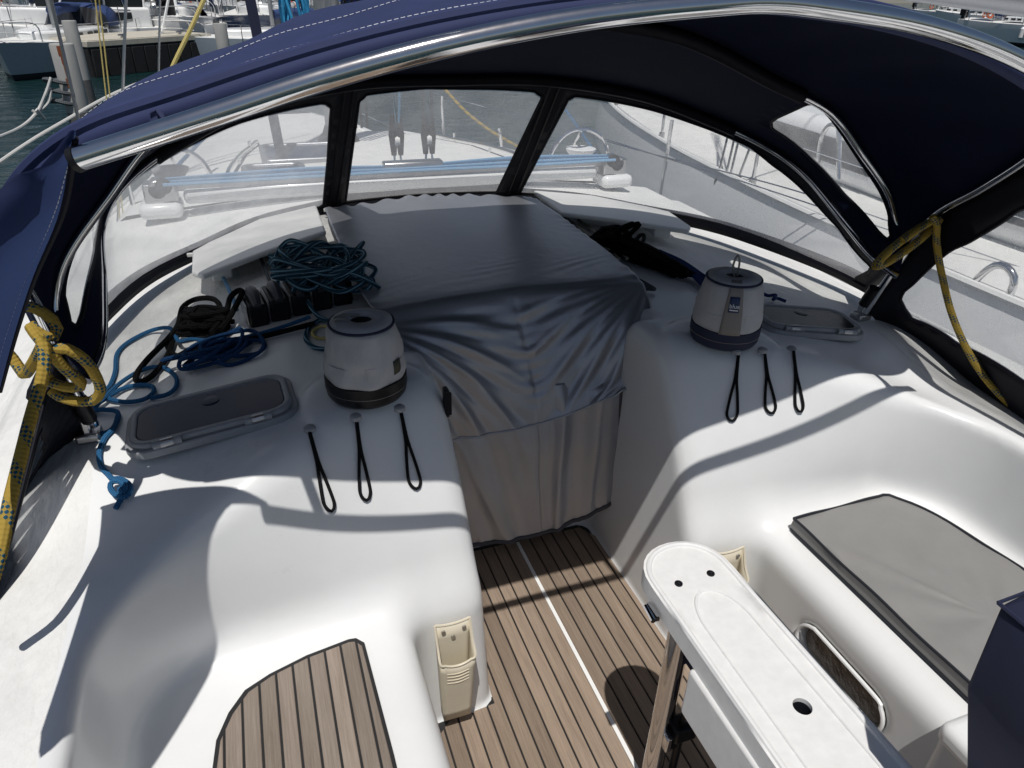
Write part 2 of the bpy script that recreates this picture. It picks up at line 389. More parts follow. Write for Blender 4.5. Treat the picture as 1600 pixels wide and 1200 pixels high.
W_H = [(1.40, 1.74, .74), (1.42, 1.62, .725), (1.415, 1.5, .72), (1.38, 1.32, .72), (1.335, 1.15, .72), (1.3, .95, .71), (1.27, .7, .70), (1.25, .5, .70)]
WT_H = [(1.2, 1.72, .9), (1.205, 1.66, 1.06), (1.2, 1.58, 1.25), (1.12, 1.30, 1.49), (1.03, 1.15, 1.60)]
NS = 121
Uc = cr(mir(U_H), NS)

def deck_h(x, y):
    ax = np.abs(x)
    h = 0.92 - 0.05 * x * x
    h = h - 0.085 * sstep(1.75, 1.35, y) * sstep(0.72, 1.15, ax)
    h = h - 0.06 * sstep(1.44, 1.52, ax)
    h = h - 0.02 * sstep(1.2, 0.4, y)
    return h
def lip(x, y):
    # raised windscreen coaming: distance to the U-shaped base curve, in plan
    d = np.full(x.shape, 1e3)
    for i in range(0, NS - 2, 2):
        p = Uc[i, :2]; q = Uc[i + 2, :2]; e = q - p; L2 = e.dot(e)
        t = np.clip(((x - p[0]) * e[0] + (y - p[1]) * e[1]) / L2, 0, 1)
        d = np.minimum(d, np.hypot(x - p[0] - t * e[0], y - p[1] - t * e[1]))
    return 0.012 * np.exp(-(d / 0.10) ** 2)

RES = 0.014
xs_ = np.arange(-1.70, 1.701, RES); ys_ = np.arange(-0.55, 3.72, RES); zs_ = np.arange(-0.04, 1.06, RES)
_X2, _Y2 = np.meshgrid(xs_, ys_, indexing='ij')
LIP2 = lip(_X2, _Y2); H2 = deck_h(_X2, _Y2) + LIP2
def bilin(A, x, y):
    fx = np.clip((x - xs_[0]) / RES, 0, len(xs_) - 1.001); fy = np.clip((y - ys_[0]) / RES, 0, len(ys_) - 1.001)
    i = fx.astype(int); j = fy.astype(int); a = fx - i; b = fy - j
    return A[i, j] * (1 - a) * (1 - b) + A[i + 1, j] * a * (1 - b) + A[i, j + 1] * (1 - a) * b + A[i + 1, j + 1] * a * b
def plinths(x, y):
    # raised pads under the winches and the hatches
    ax = np.abs(x); p = 0.012 * sstep(0.19, 0.16, np.hypot(ax - 0.54, y - 1.62))
    return p
H2 = H2 + plinths(_X2, _Y2)
def deck_sdf(x, y, z, H):
    ax = np.abs(x)
    top = z - H
    zz_ = np.maximum(z - 0.42, -0.1)
    yf = 1.322 + 0.34 * zz_ + 0.63 * zz_ * np.abs(zz_) - 0.42 * np.maximum(ax - 0.35, 0) * np.maximum(z - 0.42, 0) / 0.48
    xs = 1.150 + 0.04 * (z - 0.42)
    seat = rc2(ax - xs, y - yf, 0.22)
    seat = smax(seat, 0.445 - z, 0.05 + 0.06 * sstep(1.1, 0.9, ax))
    wA = rc2(ax - 0.53, y - (1.275 + 0.05 * z), 0.07)
    wB = rc2(ax - (0.30 + 0.045 * z), y - 1.935, 0.06)
    well = smin(wA, wB, 0.07)
    well = smax(well, 0.0 - z, 0.02)
    cav = smin(seat, well, 0.075)
    # stowage recess moulded into the starboard seat front
    rx = np.maximum(np.abs(y - 0.885) - 0.095, 0); rz = z - 0.262
    rec = np.maximum(np.sqrt(rx * rx + rz * rz) - 0.062, np.abs(x - 0.55) - 0.06)
    cav = smin(cav, rec, 0.02)
    cav = smin(cav, np.maximum(np.maximum(ax - 0.40, np.abs(y - 2.15) - 0.28), 0.35 - z), 0.03)
    d = smax(top, -cav, 0.07 - 0.035 * sstep(0.95, 1.12, ax))
    return d

def surface_nets(F, org, res):
    S = F < 0
    nx, ny, nz = F.shape
    corners = [(i, j, k) for i in (0, 1) for j in (0, 1) for k in (0, 1)]
    c = np.zeros((nx - 1, ny - 1, nz - 1), np.uint8)
    for i, j, k in corners: c += S[i:nx - 1 + i, j:ny - 1 + j, k:nz - 1 + k]
    cells = np.argwhere((c > 0) & (c < 8))
    idx = -np.ones(c.shape, np.int64); idx[tuple(cells.T)] = np.arange(len(cells))
    acc = np.zeros((len(cells), 3)); cnt = np.zeros(len(cells))
    I = cells
    for ax in range(3):
        for a in (0, 1):
            for b in (0, 1):
                o = [0, 0, 0]; o[(ax + 1) % 3] = a; o[(ax + 2) % 3] = b
                p = I + o; q = p.copy(); q[:, ax] += 1
                f0 = F[tuple(p.T)]; f1 = F[tuple(q.T)]; mk = (f0 < 0) != (f1 < 0)
                t = np.where(mk, f0 / (f0 - f1 + 1e-12), 0); pos = p.astype(float); pos[:, ax] += t
                acc[mk] += pos[mk]; cnt[mk] += 1
    V = acc / cnt[:, None] * res + np.array(org)
    quads = []
    for ax in range(3):
        sl0 = [slice(None)] * 3; sl1 = [slice(None)] * 3; sl0[ax] = slice(0, -1); sl1[ax] = slice(1, None)
        ch = S[tuple(sl0)] != S[tuple(sl1)]
        E_ = np.argwhere(ch); b, cx = (ax + 1) % 3, (ax + 2) % 3
        ok = (E_[:, b] > 0) & (E_[:, cx] > 0) & (E_[:, b] < F.shape[b] - 1) & (E_[:, cx] < F.shape[cx] - 1); E_ = E_[ok]
        def cell(db, dc):
            q = E_.copy(); q[:, b] -= db; q[:, cx] -= dc; return idx[tuple(q.T)]
        Q = np.stack([cell(1, 1), cell(0, 1), cell(0, 0), cell(1, 0)], 1)
        fl = S[tuple(E_.T)]; Q[~fl] = Q[~fl][:, ::-1]; quads.append(Q)
    return V, np.vstack(quads)

X3 = xs_[:, None, None]; Y3 = ys_[None, :, None]; Z3 = zs_[None, None, :]
F3 = deck_sdf(X3, Y3, Z3, H2[:, :, None])
V, Q = surface_nets(F3, (xs_[0], ys_[0], zs_[0]), RES)
def sdfp(P): return deck_sdf(P[:, 0], P[:, 1], P[:, 2], bilin(H2, P[:, 0], P[:, 1]))
inner = (V[:, 0] > xs_[2]) & (V[:, 0] < xs_[-3]) & (V[:, 1] > ys_[2]) & (V[:, 1] < ys_[-3])
for it in range(4):
    e = 0.004; d = sdfp(V); G = np.stack([sdfp(V + np.eye(3)[k] * e) - sdfp(V - np.eye(3)[k] * e) for k in range(3)], 1) / (2 * e)
    st = (d / np.maximum((G ** 2).sum(1), 0.2))[:, None] * G
    V = V - np.where(inner[:, None], np.clip(st, -0.01, 0.01), 0)
me = bpy.data.meshes.new('cockpit_deck'); me.from_pydata(V.tolist(), [], Q.tolist()); me.update()
wrink = mat('nonskid_wrinkled', (0.72, 0.72, 0.70), 0.5, var=0.05, vscale=9, bump=0.9, bscale=22, dist=0.010, stretch=(1.6, .6, 1), detail=8)
cockpit = struct(link('cockpit_deck', me, [gel, wrink], smooth=True, ang=180))
_c = np.zeros(len(me.polygons) * 3); me.polygons.foreach_get('center', _c); _c = _c.reshape(-1, 3)
_out = (_c[:, 2] > .6) & ((np.abs(_c[:, 0]) > 1.2) | ((_c[:, 1] > 1.9) & (np.hypot(_c[:, 0], (_c[:, 1] - 1.6) * .75) > 1.0)))
me.polygons.foreach_set('material_index', _out.astype(np.int32))
del F3
def hz(x, y):
    """height of the moulded deck at x, y"""
    a = np.array([x]); b = np.array([y]); return float(bilin(H2, a, b)[0])
def ond(px, py, lift=0.0, z0=0.9):
    """point of the deck surface seen in that direction, lifted"""
    z = z0
    for _ in range(8):
        p = atz(px, py, z); z = hz(p[0], p[1]) + lift
    return atz(px, py, z)

# foredeck and topsides of the boat
yy = np.linspace(3.70, 9.0, 54); uu = np.linspace(-1, 1, 61)
ed_y = [3.5, 4.4, 5.4, 6.8, 8.1, 9.02]; ed_x = [1.66, 1.42, 1.08, .72, .42, .02]; ed_z = [.70, .58, .47, .45, .45, .45]
G = np.zeros((len(yy), len(uu), 3))
ed_p = [1.66, 1.64, 1.58, 1.35, 1.05, .62]
for i, y in enumerate(yy):
    e1 = np.interp(y, ed_y, ed_x); e0 = np.interp(y, ed_y, ed_p); ez = np.interp(y, ed_y, ed_z)
    x = np.where(uu < 0, uu * e0, uu * e1); ax = np.abs(uu)
    hc = np.interp(y, [3.7, 5.0, 6.6, 7.2, 9], [.92, .86, .68, .50, .47])
    tr_ = sstep(0.92, 0.80, ax); G[i] = np.stack([x, np.full_like(x, y), ez + (hc - ez) * tr_ - 0.04 * x * x * tr_], 1)
struct(obj('foredeck', MB().grid(G), nonskid, ang=60))
hy = np.array([-0.6, .6, 1.8, 3.0, 3.7, 4.4, 5.4, 6.8, 8.1, 9.02])
for s in (-1, 1):
    Gh = np.zeros((len(hy), 4, 3))
    for i, y in enumerate(hy):
        ex = np.interp(y, ed_y, ed_x if s > 0 else ed_p) if y > 3.5 else 1.69; ez = np.interp(y, ed_y, ed_z) if y > 3.5 else .70
        for j, (k, zz) in enumerate(((1.0, ez + .03), (1.0, ez - .02), (.94, -.1), (.86, -.75))): Gh[i, j] = (s * ex * k, y, zz)
    struct(obj('topsides', MB().grid(Gh, flip=(s < 0)), hull_w))

# ------------------------------------------------------------------ water
def water_mat():
    m = bpy.data.materials.new('harbour_water'); t = nodes(m); N = t.nodes; L = t.links; b = N['Principled BSDF']
    b.inputs['Base Color'].default_value = (0.008, 0.028, 0.030, 1); b.inputs['Roughness'].default_value = 0.04; b.inputs['IOR'].default_value = 1.33
    g = N.new('ShaderNodeNewGeometry'); mp = N.new('ShaderNodeMapping'); mp.inputs['Scale'].default_value = (1, 1.7, 1); L.new(g.outputs['Position'], mp.inputs[0])
    n1 = N.new('ShaderNodeTexNoise'); n1.inputs['Scale'].default_value = 1.6; n1.inputs['Detail'].default_value = 5; n1.inputs['Roughness'].default_value = .6; n1.inputs['Distortion'].default_value = .6
    L.new(mp.outputs[0], n1.inputs['Vector'])
    bp = N.new('ShaderNodeBump'); bp.inputs['Strength'].default_value = 0.7; bp.inputs['Distance'].default_value = 0.12
    L.new(n1.outputs['Fac'], bp.inputs['Height']); L.new(bp.outputs[0], b.inputs['Normal'])
    return m
struct(obj('water', MB().add([(-700, -60, -.6), (700, -60, -.6), (700, 1200, -.6), (-700, 1200, -.6)], [(0, 1, 2, 3)]), water_mat(), smooth=False))

# ------------------------------------------------------------------ cockpit sole and seat teak
def clip_poly(poly, ax, v, keep_gt):
    out = []
    for i in range(len(poly)):
        a = poly[i]; b = poly[(i + 1) % len(poly)]
        ia = (a[ax] >= v) == keep_gt; ib = (b[ax] >= v) == keep_gt
        if ia: out.append(a)
        if ia != ib:
            t = (v - a[ax]) / (b[ax] - a[ax]); out.append((a[0] + (b[0] - a[0]) * t, a[1] + (b[1] - a[1]) * t))
    return out
def planks(parent, poly, x0, pitch, gap, z0, z1, m, count):
    for i in range(count):
        p = clip_poly(clip_poly(poly, 0, x0 + i * pitch + gap / 2, True), 0, x0 + (i + 1) * pitch - gap / 2, False) if poly else []
        if len(p) < 3: continue
        c = []
        for q in p:
            if not c or math.dist(q, c[-1]) > 0.002: c.append(q)
        if len(c) < 3: continue
        obj('plank', MB().prism(c, z0, z1), m, parent, smooth=False, bevel=0.0012, seg=1)
sole = struct(obj('cockpit_floor', MB().box((0, .7, -.0005), (.97, 1.2, .009)).box((0, 1.58, -.0012), (.585, .69, .009)), caulk, smooth=False))
for s in (-1, 1):
    A_ = [(s * .007, -.5), (s * .5, -.5), (s * .5, 1.21), (s * .44, 1.262), (s * .3, 1.275), (s * .296, 1.84), (s * .26, 1.905), (s * .007, 1.905)]
    lo = sorted([0.007, 0.5])
    for i in range(11):
        a = .007 + i * .0457; b = a + .0457 - .0055
        xa, xb = (a, b) if s > 0 else (-b, -a)
        p = clip_poly(clip_poly(A_, 0, xa, True), 0, xb, False)
        if len(p) >= 3: obj('plank', MB().prism(p, -.002, .0085), teak, sole, smooth=False, bevel=0.001, seg=1)
obj('centre_strip', MB().box((0, .70, .003), (.012, 2.4, .012)), white_pl, sole, smooth=False)
# pale sealant bead where the sole meets the moulding
for s in (-1, 1):
    obj('sealant_bead', MB().tube([(s * .305, 1.93, .012), (s * .306, 1.6, .012), (s * .315, 1.36, .012), (s * .36, 1.30, .012), (s * .47, 1.285, .012), (s * .517, 1.24, .012), (s * .522, 1.0, .012), (s * .522, .2, .012)], .0045, 6), white_pl, sole)

out = [(-.645, .92), (-.655, 1.225), (-.672, 1.245), (-.69, 1.247), (-.79, 1.231), (-.875, 1.205), (-.93, 1.178), (-.965, 1.13), (-.99, 1.07), (-1.0, .98), (-1.0, .3), (-.64, .3)]
seat_t = struct(obj('seat_planking', MB().prism(out, .440, .4530), caulk, smooth=False))
cx, cy = -.82, .8
inn = [(-.653, .92), (-.662, 1.215), (-.675, 1.233), (-.69, 1.236), (-.79, 1.220), (-.872, 1.195), (-.922, 1.168), (-.956, 1.122), (-.981, 1.065), (-.991, .98), (-.991, .3), (-.648, .3)]
planks(seat_t, inn, -1.011, .0375, (.0052), .446, .4562, teak_grey, 11)

# ------------------------------------------------------------------ sprayhood
Ac = cr(mir(A_H), NS); Bc = cr(mir(B_H), NS); Mc = cr(mir(M_H), NS)
hood = thing('sprayhood', 'navy canvas sprayhood with clear windows on a stainless frame over the companionway', 'sprayhood', (0, 2.4, .9))
def hp(name, mb, m, par=None, **k):
    o = obj(name, mb, m, **k); p = par or hood
    o.parent = p
    o.matrix_parent_inverse = Matrix.Translation((0, -2.4, -.9)) if p is hood else Matrix.Identity(4)
    if p is not hood: pass
    return o
def samp(S, s, t):
    n, m = S.shape[:2]; a = np.clip(s, 0, 1) * (n - 1); b = np.clip(t, 0, 1) * (m - 1)
    i = min(int(a), n - 2); j = min(int(b), m - 2); a -= i; b -= j
    return S[i, j] * (1 - a) * (1 - b) + S[i + 1, j] * a * (1 - b) + S[i, j + 1] * (1 - a) * b + S[i + 1, j + 1] * a * b
def round_loop(L, k=4):
    P = np.array(L + [L[0]]); o = []
    for i in range(len(L)):
        for t in range(k): o.append(tuple(P[i] * (1 - t / k) + P[i + 1] * (t / k)))
    return o
def panel(S, holes, names, vmats, fabric, ns=90, nt_=14, fname='window_panel', edge=0.006, asp=1.0):
    """canvas panel over the surface S(s, t) with window openings; panes, and a piping round each"""
    V2 = []; E = []; 
    outer = [(s, 0.0) for s in np.linspace(0, 1, ns)] + [(1.0, t) for t in np.linspace(0, 1, nt_)[1:]] + [(s, 1.0) for s in np.linspace(1, 0, ns)[1:]] + [(0.0, t) for t in np.linspace(1, 0, nt_)[1:-1]]
    def addloop(Lp):
        b = len(V2); V2.extend(Vector((p[0], p[1] * asp)) for p in Lp)
        E.extend((b + i, b + (i + 1) % len(Lp)) for i in range(len(Lp)))
    addloop(outer); dens = [round_loop(h) for h in holes]
    for d in dens: addloop(d)
    for s in np.linspace(0, 1, ns)[1:-1]:
        for t in np.linspace(0, 1, nt_)[1:-1]: V2.append(Vector((s, t * asp)))
    vs, es, fs, *_ = delaunay_2d_cdt(V2, E, [], 0, 1e-7)
    def inside(p, poly):
        c = False; n = len(poly)
        for i in range(n):
            a = poly[i]; b = poly[(i + 1) % n]
            if (a[1] > p[1]) != (b[1] > p[1]) and p[0] < (b[0] - a[0]) * (p[1] - a[1]) / (b[1] - a[1]) + a[0]: c = not c
        return c
    P3 = [tuple(samp(S, v.x, v.y / asp)) for v in vs]
    groups = [[] for _ in range(len(holes) + 1)]
    for f in fs:
        c = (sum(vs[i].x for i in f) / len(f), sum(vs[i].y for i in f) / len(f) / asp); g = 0
        for k, d in enumerate(dens):
            if inside(c, d): g = k + 1; break
        else:
            if not (0 <= c[0] <= 1 and 0 <= c[1] <= 1): continue
        groups[g].append(tuple(f))
    def sub(fl):
        mp = {}; V = []; F = []
        for f in fl:
            q = []
            for i in f:
                if i not in mp: mp[i] = len(V); V.append(P3[i])
                q.append(mp[i])
            F.append(q)
        return MB().add(V, F)
    fab = hp(fname, sub(groups[0]), fabric, ang=180, solid=0.006, back=1 if isinstance(fabric, list) else 0)
    for k in range(len(holes)):
        hp(names[k], sub(groups[k + 1]), vmats[k], ang=180)
        loop3 = [samp(S, p[0], p[1]) for p in dens[k]]
        hp('window_binding', MB().tube(loop3, edge, 6, closed=True, res=0.02), navy_dark)
    return fab
def ruled(P, Q_, m=12, bulge=0.0, bdir=(0, 0, 1)):
    t = np.linspace(0, 1, m)[None, :, None]
    return P[:, None] * (1 - t) + Q_[:, None] * t + bulge * np.sin(np.pi * t) * np.array(bdir)

W3 = [(.6099, .0466), (.6154, .4985), (.6206, .8615), (.6265, .8900), (.6831, .8922), (.76, .9043), (.8054, .9008), (.8332, .8598), (.8802, .8411), (.9335, .8173), (.9818, .6712), (.9842, .5292), (.9797, .065), (.9212, .09), (.8485, .09), (.7789, .08), (.7078, .058), (.658, .0417)]
W2 = [(.4190, .0334), (.4170, .5037), (.4155, .8498), (.4221, .8950), (.4765, .9189), (.5363, .907), (.5841, .895), (.5946, .8568), (.5899, .4997), (.5845, .0458), (.5788, .0152), (.4975, .012), (.425, .012)]
W1 = [(.022, .065), (.019, .5), (.026, .7), (.062, .84), (.115, .90), (.155, .93), (.1942, .93), (.2526, .905), (.3175, .885), (.3657, .8825), (.3815, .8800), (.3889, .8386), (.3918, .4574), (.3929, .0709), (.3858, .0376), (.3317, .035), (.2323, .075), (.153, .09), (.075, .09)]
panel(ruled(Uc, Ac, 16), [W1, W2, W3], ['port_window', 'centre_window', 'starboard_window'], [vin_l, vin_c, vin_r], navy_dark, ns=120, asp=.25, fname='windscreen_panel')
W4 = [(.7986, .351), (.7977, .4664), (.8014, .8345), (.806, .8975), (.8167, .8959), (.8444, .8621), (.8949, .8196), (.955, .80), (.9758, .62), (.9738, .4535), (.9604, .3756), (.911, .2452), (.859, .2208), (.8058, .2618)]
W4m = [(1 - a, b) for a, b in W4]
panel(ruled(Ac, Bc, 14), [W4, W4m], ['side_window', 'side_window'], [vin_r, vin_l], [navy_shaded, navy_shaded], ns=110, asp=.4, fname='forward_canopy')
# main canopy between the middle bow and the aft hem
hem = Mc.copy(); hem[:, 2] += 0.016 * np.clip((hem[:, 2] - 1.0) / 0.6, 0, 1); hem[:, 0] *= 1.010
K = 18; CG = np.zeros((NS, K, 3))
for k in range(K):
    t = k / (K - 1); P = Bc * (1 - t) + hem * t
    up = 0.055 * math.sin(math.pi * t) * np.clip((P[:, 2] - 1.15) / 0.5, 0, 1)
    rad = P - np.array([0, 1.5, 1.0]); rad[:, 1] = 0; rad /= np.linalg.norm(rad, axis=1)[:, None] + 1e-9
    wr = 0.004 * np.sin(np.arange(NS) * 0.9 + 5 * t) * math.sin(math.pi * t)
    CG[:, k] = P + rad * (up + wr)[:, None]
hp('canopy', MB().grid(CG, flip=True), [navy, navy_shaded], ang=180, solid=0.005, back=1)
# rolled hem with its stitching
hem2 = hem.copy(); hp('aft_hem', MB().tube(hem2[8:-8], 0.011, 8, res=0.02), navy)
def stitches(P, step=0.016, ln=0.009, r=0.0009, off=(0, 0, 0)):
    P = np.array(P) + np.array(off); s = np.r_[0, np.cumsum(np.linalg.norm(np.diff(P, axis=0), axis=1))]; mb = MB()
    for a in np.arange(0, s[-1] - ln, step):
        q = [np.array([np.interp(b, s, P[:, k]) for k in range(3)]) for b in (a, a + ln)]
        mb.tube(q, r, 4, sm=False)
    return mb
def canopy_line(t, lift=0.004):
    k = t * (K - 1); i = min(int(k), K - 2); L = CG[:, i] * (1 - (k - i)) + CG[:, i + 1] * (k - i)
    rad = L - np.array([0, 1.5, 1.0]); rad[:, 1] = 0; rad /= np.linalg.norm(rad, axis=1)[:, None]
    return L + rad * lift
stuff(hp('hem_stitching', stitches(canopy_line(.955)[14:-14], step=.010, ln=.0065, r=.0007), thread, smooth=False))
stuff(hp('seam_stitching', stitches(canopy_line(.80)[14:-14], step=.010, ln=.0065, r=.0006), thread, smooth=False))
# bows
for P, nm, r in ((Mc, 'aft_bow', .0125), (Bc, 'middle_bow', .0115), (Ac, 'forward_bow', .0115)):
    Q_ = P.copy()
    if nm != 'aft_bow': Q_[:, 2] -= 0.02
    if nm == 'aft_bow':
        up_ = Q_[:, 2] > 1.56; i0, i1 = np.where(up_)[0][[0, -1]]
        hp('hem_sleeve', MB().tube(Q_[i0:i1 + 1], .016, 10, res=.02), navy)
        for seg_ in (Q_[:i0 + 2], Q_[i1 - 1:]): hp(nm, MB().tube(seg_, r, 10, res=0.02), steel)
    else: hp(nm, MB().tube(Q_, r, 10, res=0.02), steel)
# dark sleeves that hold the bows along the middle
for P, nm in ((Bc, 'bow_sleeve'), (Ac, 'bow_sleeve')):
    Q_ = P[26:-26].copy(); Q_[:, 2] -= 0.02; hp(nm, MB().tube(Q_, .021, 10, res=.02), navy_dark)
# bead along the windscreen base, piping
Ub = Uc.copy(); Ub[:, 2] += 0.018; 
hp('base_bead', MB().tube(Ub, .031, 8, res=.03), navy_dark)
Up = Uc.copy(); Up[:, 2] += 0.034; Up[:, :2] *= 0.992; hp('base_piping', MB().tube(Up, .008, 6, res=.03), blackp)
for px, py in ((300, 398), (512, 328), (527, 326), (780, 312), (793, 310), (992, 340)):
    p = atz(px, py, .955); hp('fastener_clip', MB().box(p, (.035, .012, .014)), white_pl, bevel=.003)
# windscreen divider zips
for s0 in (.4045, .6025):
    S_ = ruled(Uc, Ac, 16)
    for ds in (-.0045, .0045): hp('zip_piping', MB().tube([samp(S_, s0 + ds, t) + np.array([0, -.006, 0]) for t in np.linspace(.03, .93, 12)], .004, 6), blackp)
# polished grab rail aft of the hem
rl = [(0, 1.0, 1.826), (.08, 1.0, 1.823), (.28, 1.008, 1.806), (.466, 1.018, 1.776), (.64, 1.035, 1.735), (.812, 1.06, 1.683), (.954, 1.09, 1.639)]
RL = cr(mir(rl), 90); RL[:, 1] -= 0.018; RL[:, 2] += 0.008 * np.clip(1 - np.abs(RL[:, 0]) / .75, 0, 1)
rail = hp('grab_rail', MB().tube(RL, .0155, 18, res=.02), steel)
for s in (-1, 1):
    hp('rail_end_cap', MB().tube([RL[0 if s < 0 else -1], RL[0 if s < 0 else -1] + np.array([s * .008, .002, -.003])], .0162, 16, sm=False), blackp)
for i in (5, 45, 84):
    a = RL[i]; b = Mc[np.argmin(np.abs(Mc[:, 0] - a[0]) + 10 * (Mc[:, 2] < 1.5))]
    hp('rail_bracket', MB().tube([a, (a + b) / 2, b], .012, 8), steel)
# side wings from the aft bow down to the side deck, each with a clear pane
_hr = hem[NS // 2:]; Wt = cr(_hr[_hr[:, 2] < 1.60][::-1][::3], 61); Wb = cr(W_H, 61)
W5 = [(.1487, .7784), (.1741, .8207), (.2425, .8171), (.5183, .8334), (.729, .8844), (.93, .88), (.96, .8), (.93, .16), (.80, .15), (.5319, .2556), (.3121, .3335), (.1551, .5472), (.146, .66)]
S5 = ruled(Wb, Wt, 10); S5m = S5.copy(); S5m[..., 0] *= -1
panel(S5, [W5], ['wing_window'], [vin_r], navy_dark, ns=50, fname='side_wing')
k5 = 24; S5p = ruled(Wb[:k5], Wt[:k5 - 8][np.linspace(0, k5 - 9, k5).astype(int)], 10); S5p[..., 0] *= -1
panel(S5p, [[(.45, .25), (.42, .5), (.5, .68), (.95, .72), (.95, .2), (.6, .16)]], ['wing_window'], [vin_l], navy_dark, ns=40, fname='side_wing')
# turned-back canvas flap over the port shoulder of the frame
ie = cr([(-.955, 1.085, 1.662), aty(100, 325, 1.165), aty(55, 430, 1.26), aty(25, 520, 1.32), aty(0, 610, 1.36)], 24)
oe = cr([(-.958, 1.075, 1.672), aty(62, 262, 1.095), aty(0, 294, 1.085), (-1.14, .93, 1.49), (-1.21, .80, 1.38), (-1.27, .72, 1.26), (-1.27, .80, 1.17)], 24)
FG = ruled(ie, oe, 12, .02, (0.3, -.5, .3))
flapm = navy.copy(); flapm.name = 'navy_canvas_backlit'
_t = flapm.node_tree; _tl = _t.nodes.new('ShaderNodeBsdfTranslucent'); _tl.inputs[0].default_value = (.045, .075, .19, 1); _mx = _t.nodes.new('ShaderNodeMixShader'); _mx.inputs[0].default_value = .5
_o = _t.nodes['Material Output']; _t.links.new(_t.nodes['Principled BSDF'].outputs[0], _mx.inputs[1]); _t.links.new(_tl.outputs[0], _mx.inputs[2]); _t.links.new(_mx.outputs[0], _o.inputs[0])
flap = hp('turned_flap', MB().grid(FG), flapm, ang=180)
hp('flap_binding', MB().tube(ie + np.array([0, -.004, 0]), .005, 6), navy_dark)
stuff(hp('flap_stitching', stitches(FG[:, 1] + np.array([0.001, -.006, .004]), step=.010, ln=.0065, r=.0008), thread, smooth=False))
# feet
for s, f in ((-1, (-1.215, 1.715, .845)), (1, (1.2, 1.735, .85))):
    z = hz(f[0], f[1]); o = hp('frame_foot', MB().box((f[0], f[1], z + .012), (.055, .05, .024)).box((f[0], f[1], z + .045), (.022, .03, .06)), steel_dull, bevel=.006)
    hp('foot_knuckle', MB().tube([(f[0] * .99, f[1] - .01, z + .06), (f[0] * .99, f[1] - .035, z + .13)], .0185, 10, sm=False), blackp)

# ------------------------------------------------------------------ companionway cloth
def sheet(rows, nu, nv, fold):
    R_ = [cr(r, nu) for r in rows]; R_ = np.array(R_)
    G = np.stack([cr(R_[:, i], nv) for i in range(nu)], 1)
    U_, V_ = np.meshgrid(np.linspace(0, 1, nu), np.linspace(0, 1, nv))
    tu = np.gradient(G, axis=1); tv = np.gradient(G, axis=0); nrm = np.cross(tu, tv); nrm /= np.linalg.norm(nrm, axis=2)[..., None] + 1e-9
    nrm *= np.where((nrm[..., 1] > 0) ^ (nrm[..., 2] > 0) , 1, 1)[..., None]
    sgn = np.sign(-nrm[..., 1] + nrm[..., 2]); nrm *= np.where(sgn == 0, 1, sgn)[..., None]
    return G + nrm * fold(U_, V_)[..., None]
rng = np.random.RandomState(3)
def bumpy(U_, V_, n, amp, fu, fv):
    o = 0
    for _ in range(n):
        a = rng.uniform(-1, 1, 2); o = o + amp * rng.uniform(.4, 1) * np.sin(2 * np.pi * (a[0] * fu * U_ + a[1] * fv * V_) + rng.uniform(0, 6))
    return o
cov = thing('companionway_cover', 'silvery grey cloth draped over the companionway hatch and hanging down its entrance', 'cover', (0, 1.95, .95))
def cpart(name, G, m, **k):
    o = obj(name, MB().grid(G), m, cov, **k); o.matrix_parent_inverse = Matrix.Translation((0, -1.95, -.95)); return o
top_rows = [
    [(-.455, 3.20, .955), (0, 3.25, .975), (.475, 3.17, .955)],
    [(-.47, 3.05, .985), (0, 3.06, .995), (.475, 3.03, .985)],
    [(-.475, 2.5, .985), (0, 2.5, .998), (.475, 2.5, .985)],
    [(-.468, 2.12, .975), (0, 2.14, .985), (.468, 2.13, .975)],
    [(-.455, 2.03, .970), (0, 2.055, .980), (.466, 2.06, .972)],
    [(-.452, 2.00, .963), (0, 2.030, .972), (.467, 2.03, .966)],
    [(-.462, 1.965, .938), (0.004, 2.008, .945), (.468, 1.98, .948)],
    [(-.41, 1.86, .870), aty(828, 535, 1.945), (.452, 1.86, .86)],
    [(-.345, 1.82, .71), aty(838, 600, 1.90), (.425, 1.815, .70)],
    [aty(690, 690, 1.83), aty(846, 661, 1.855), aty(990, 606, 1.795)]]
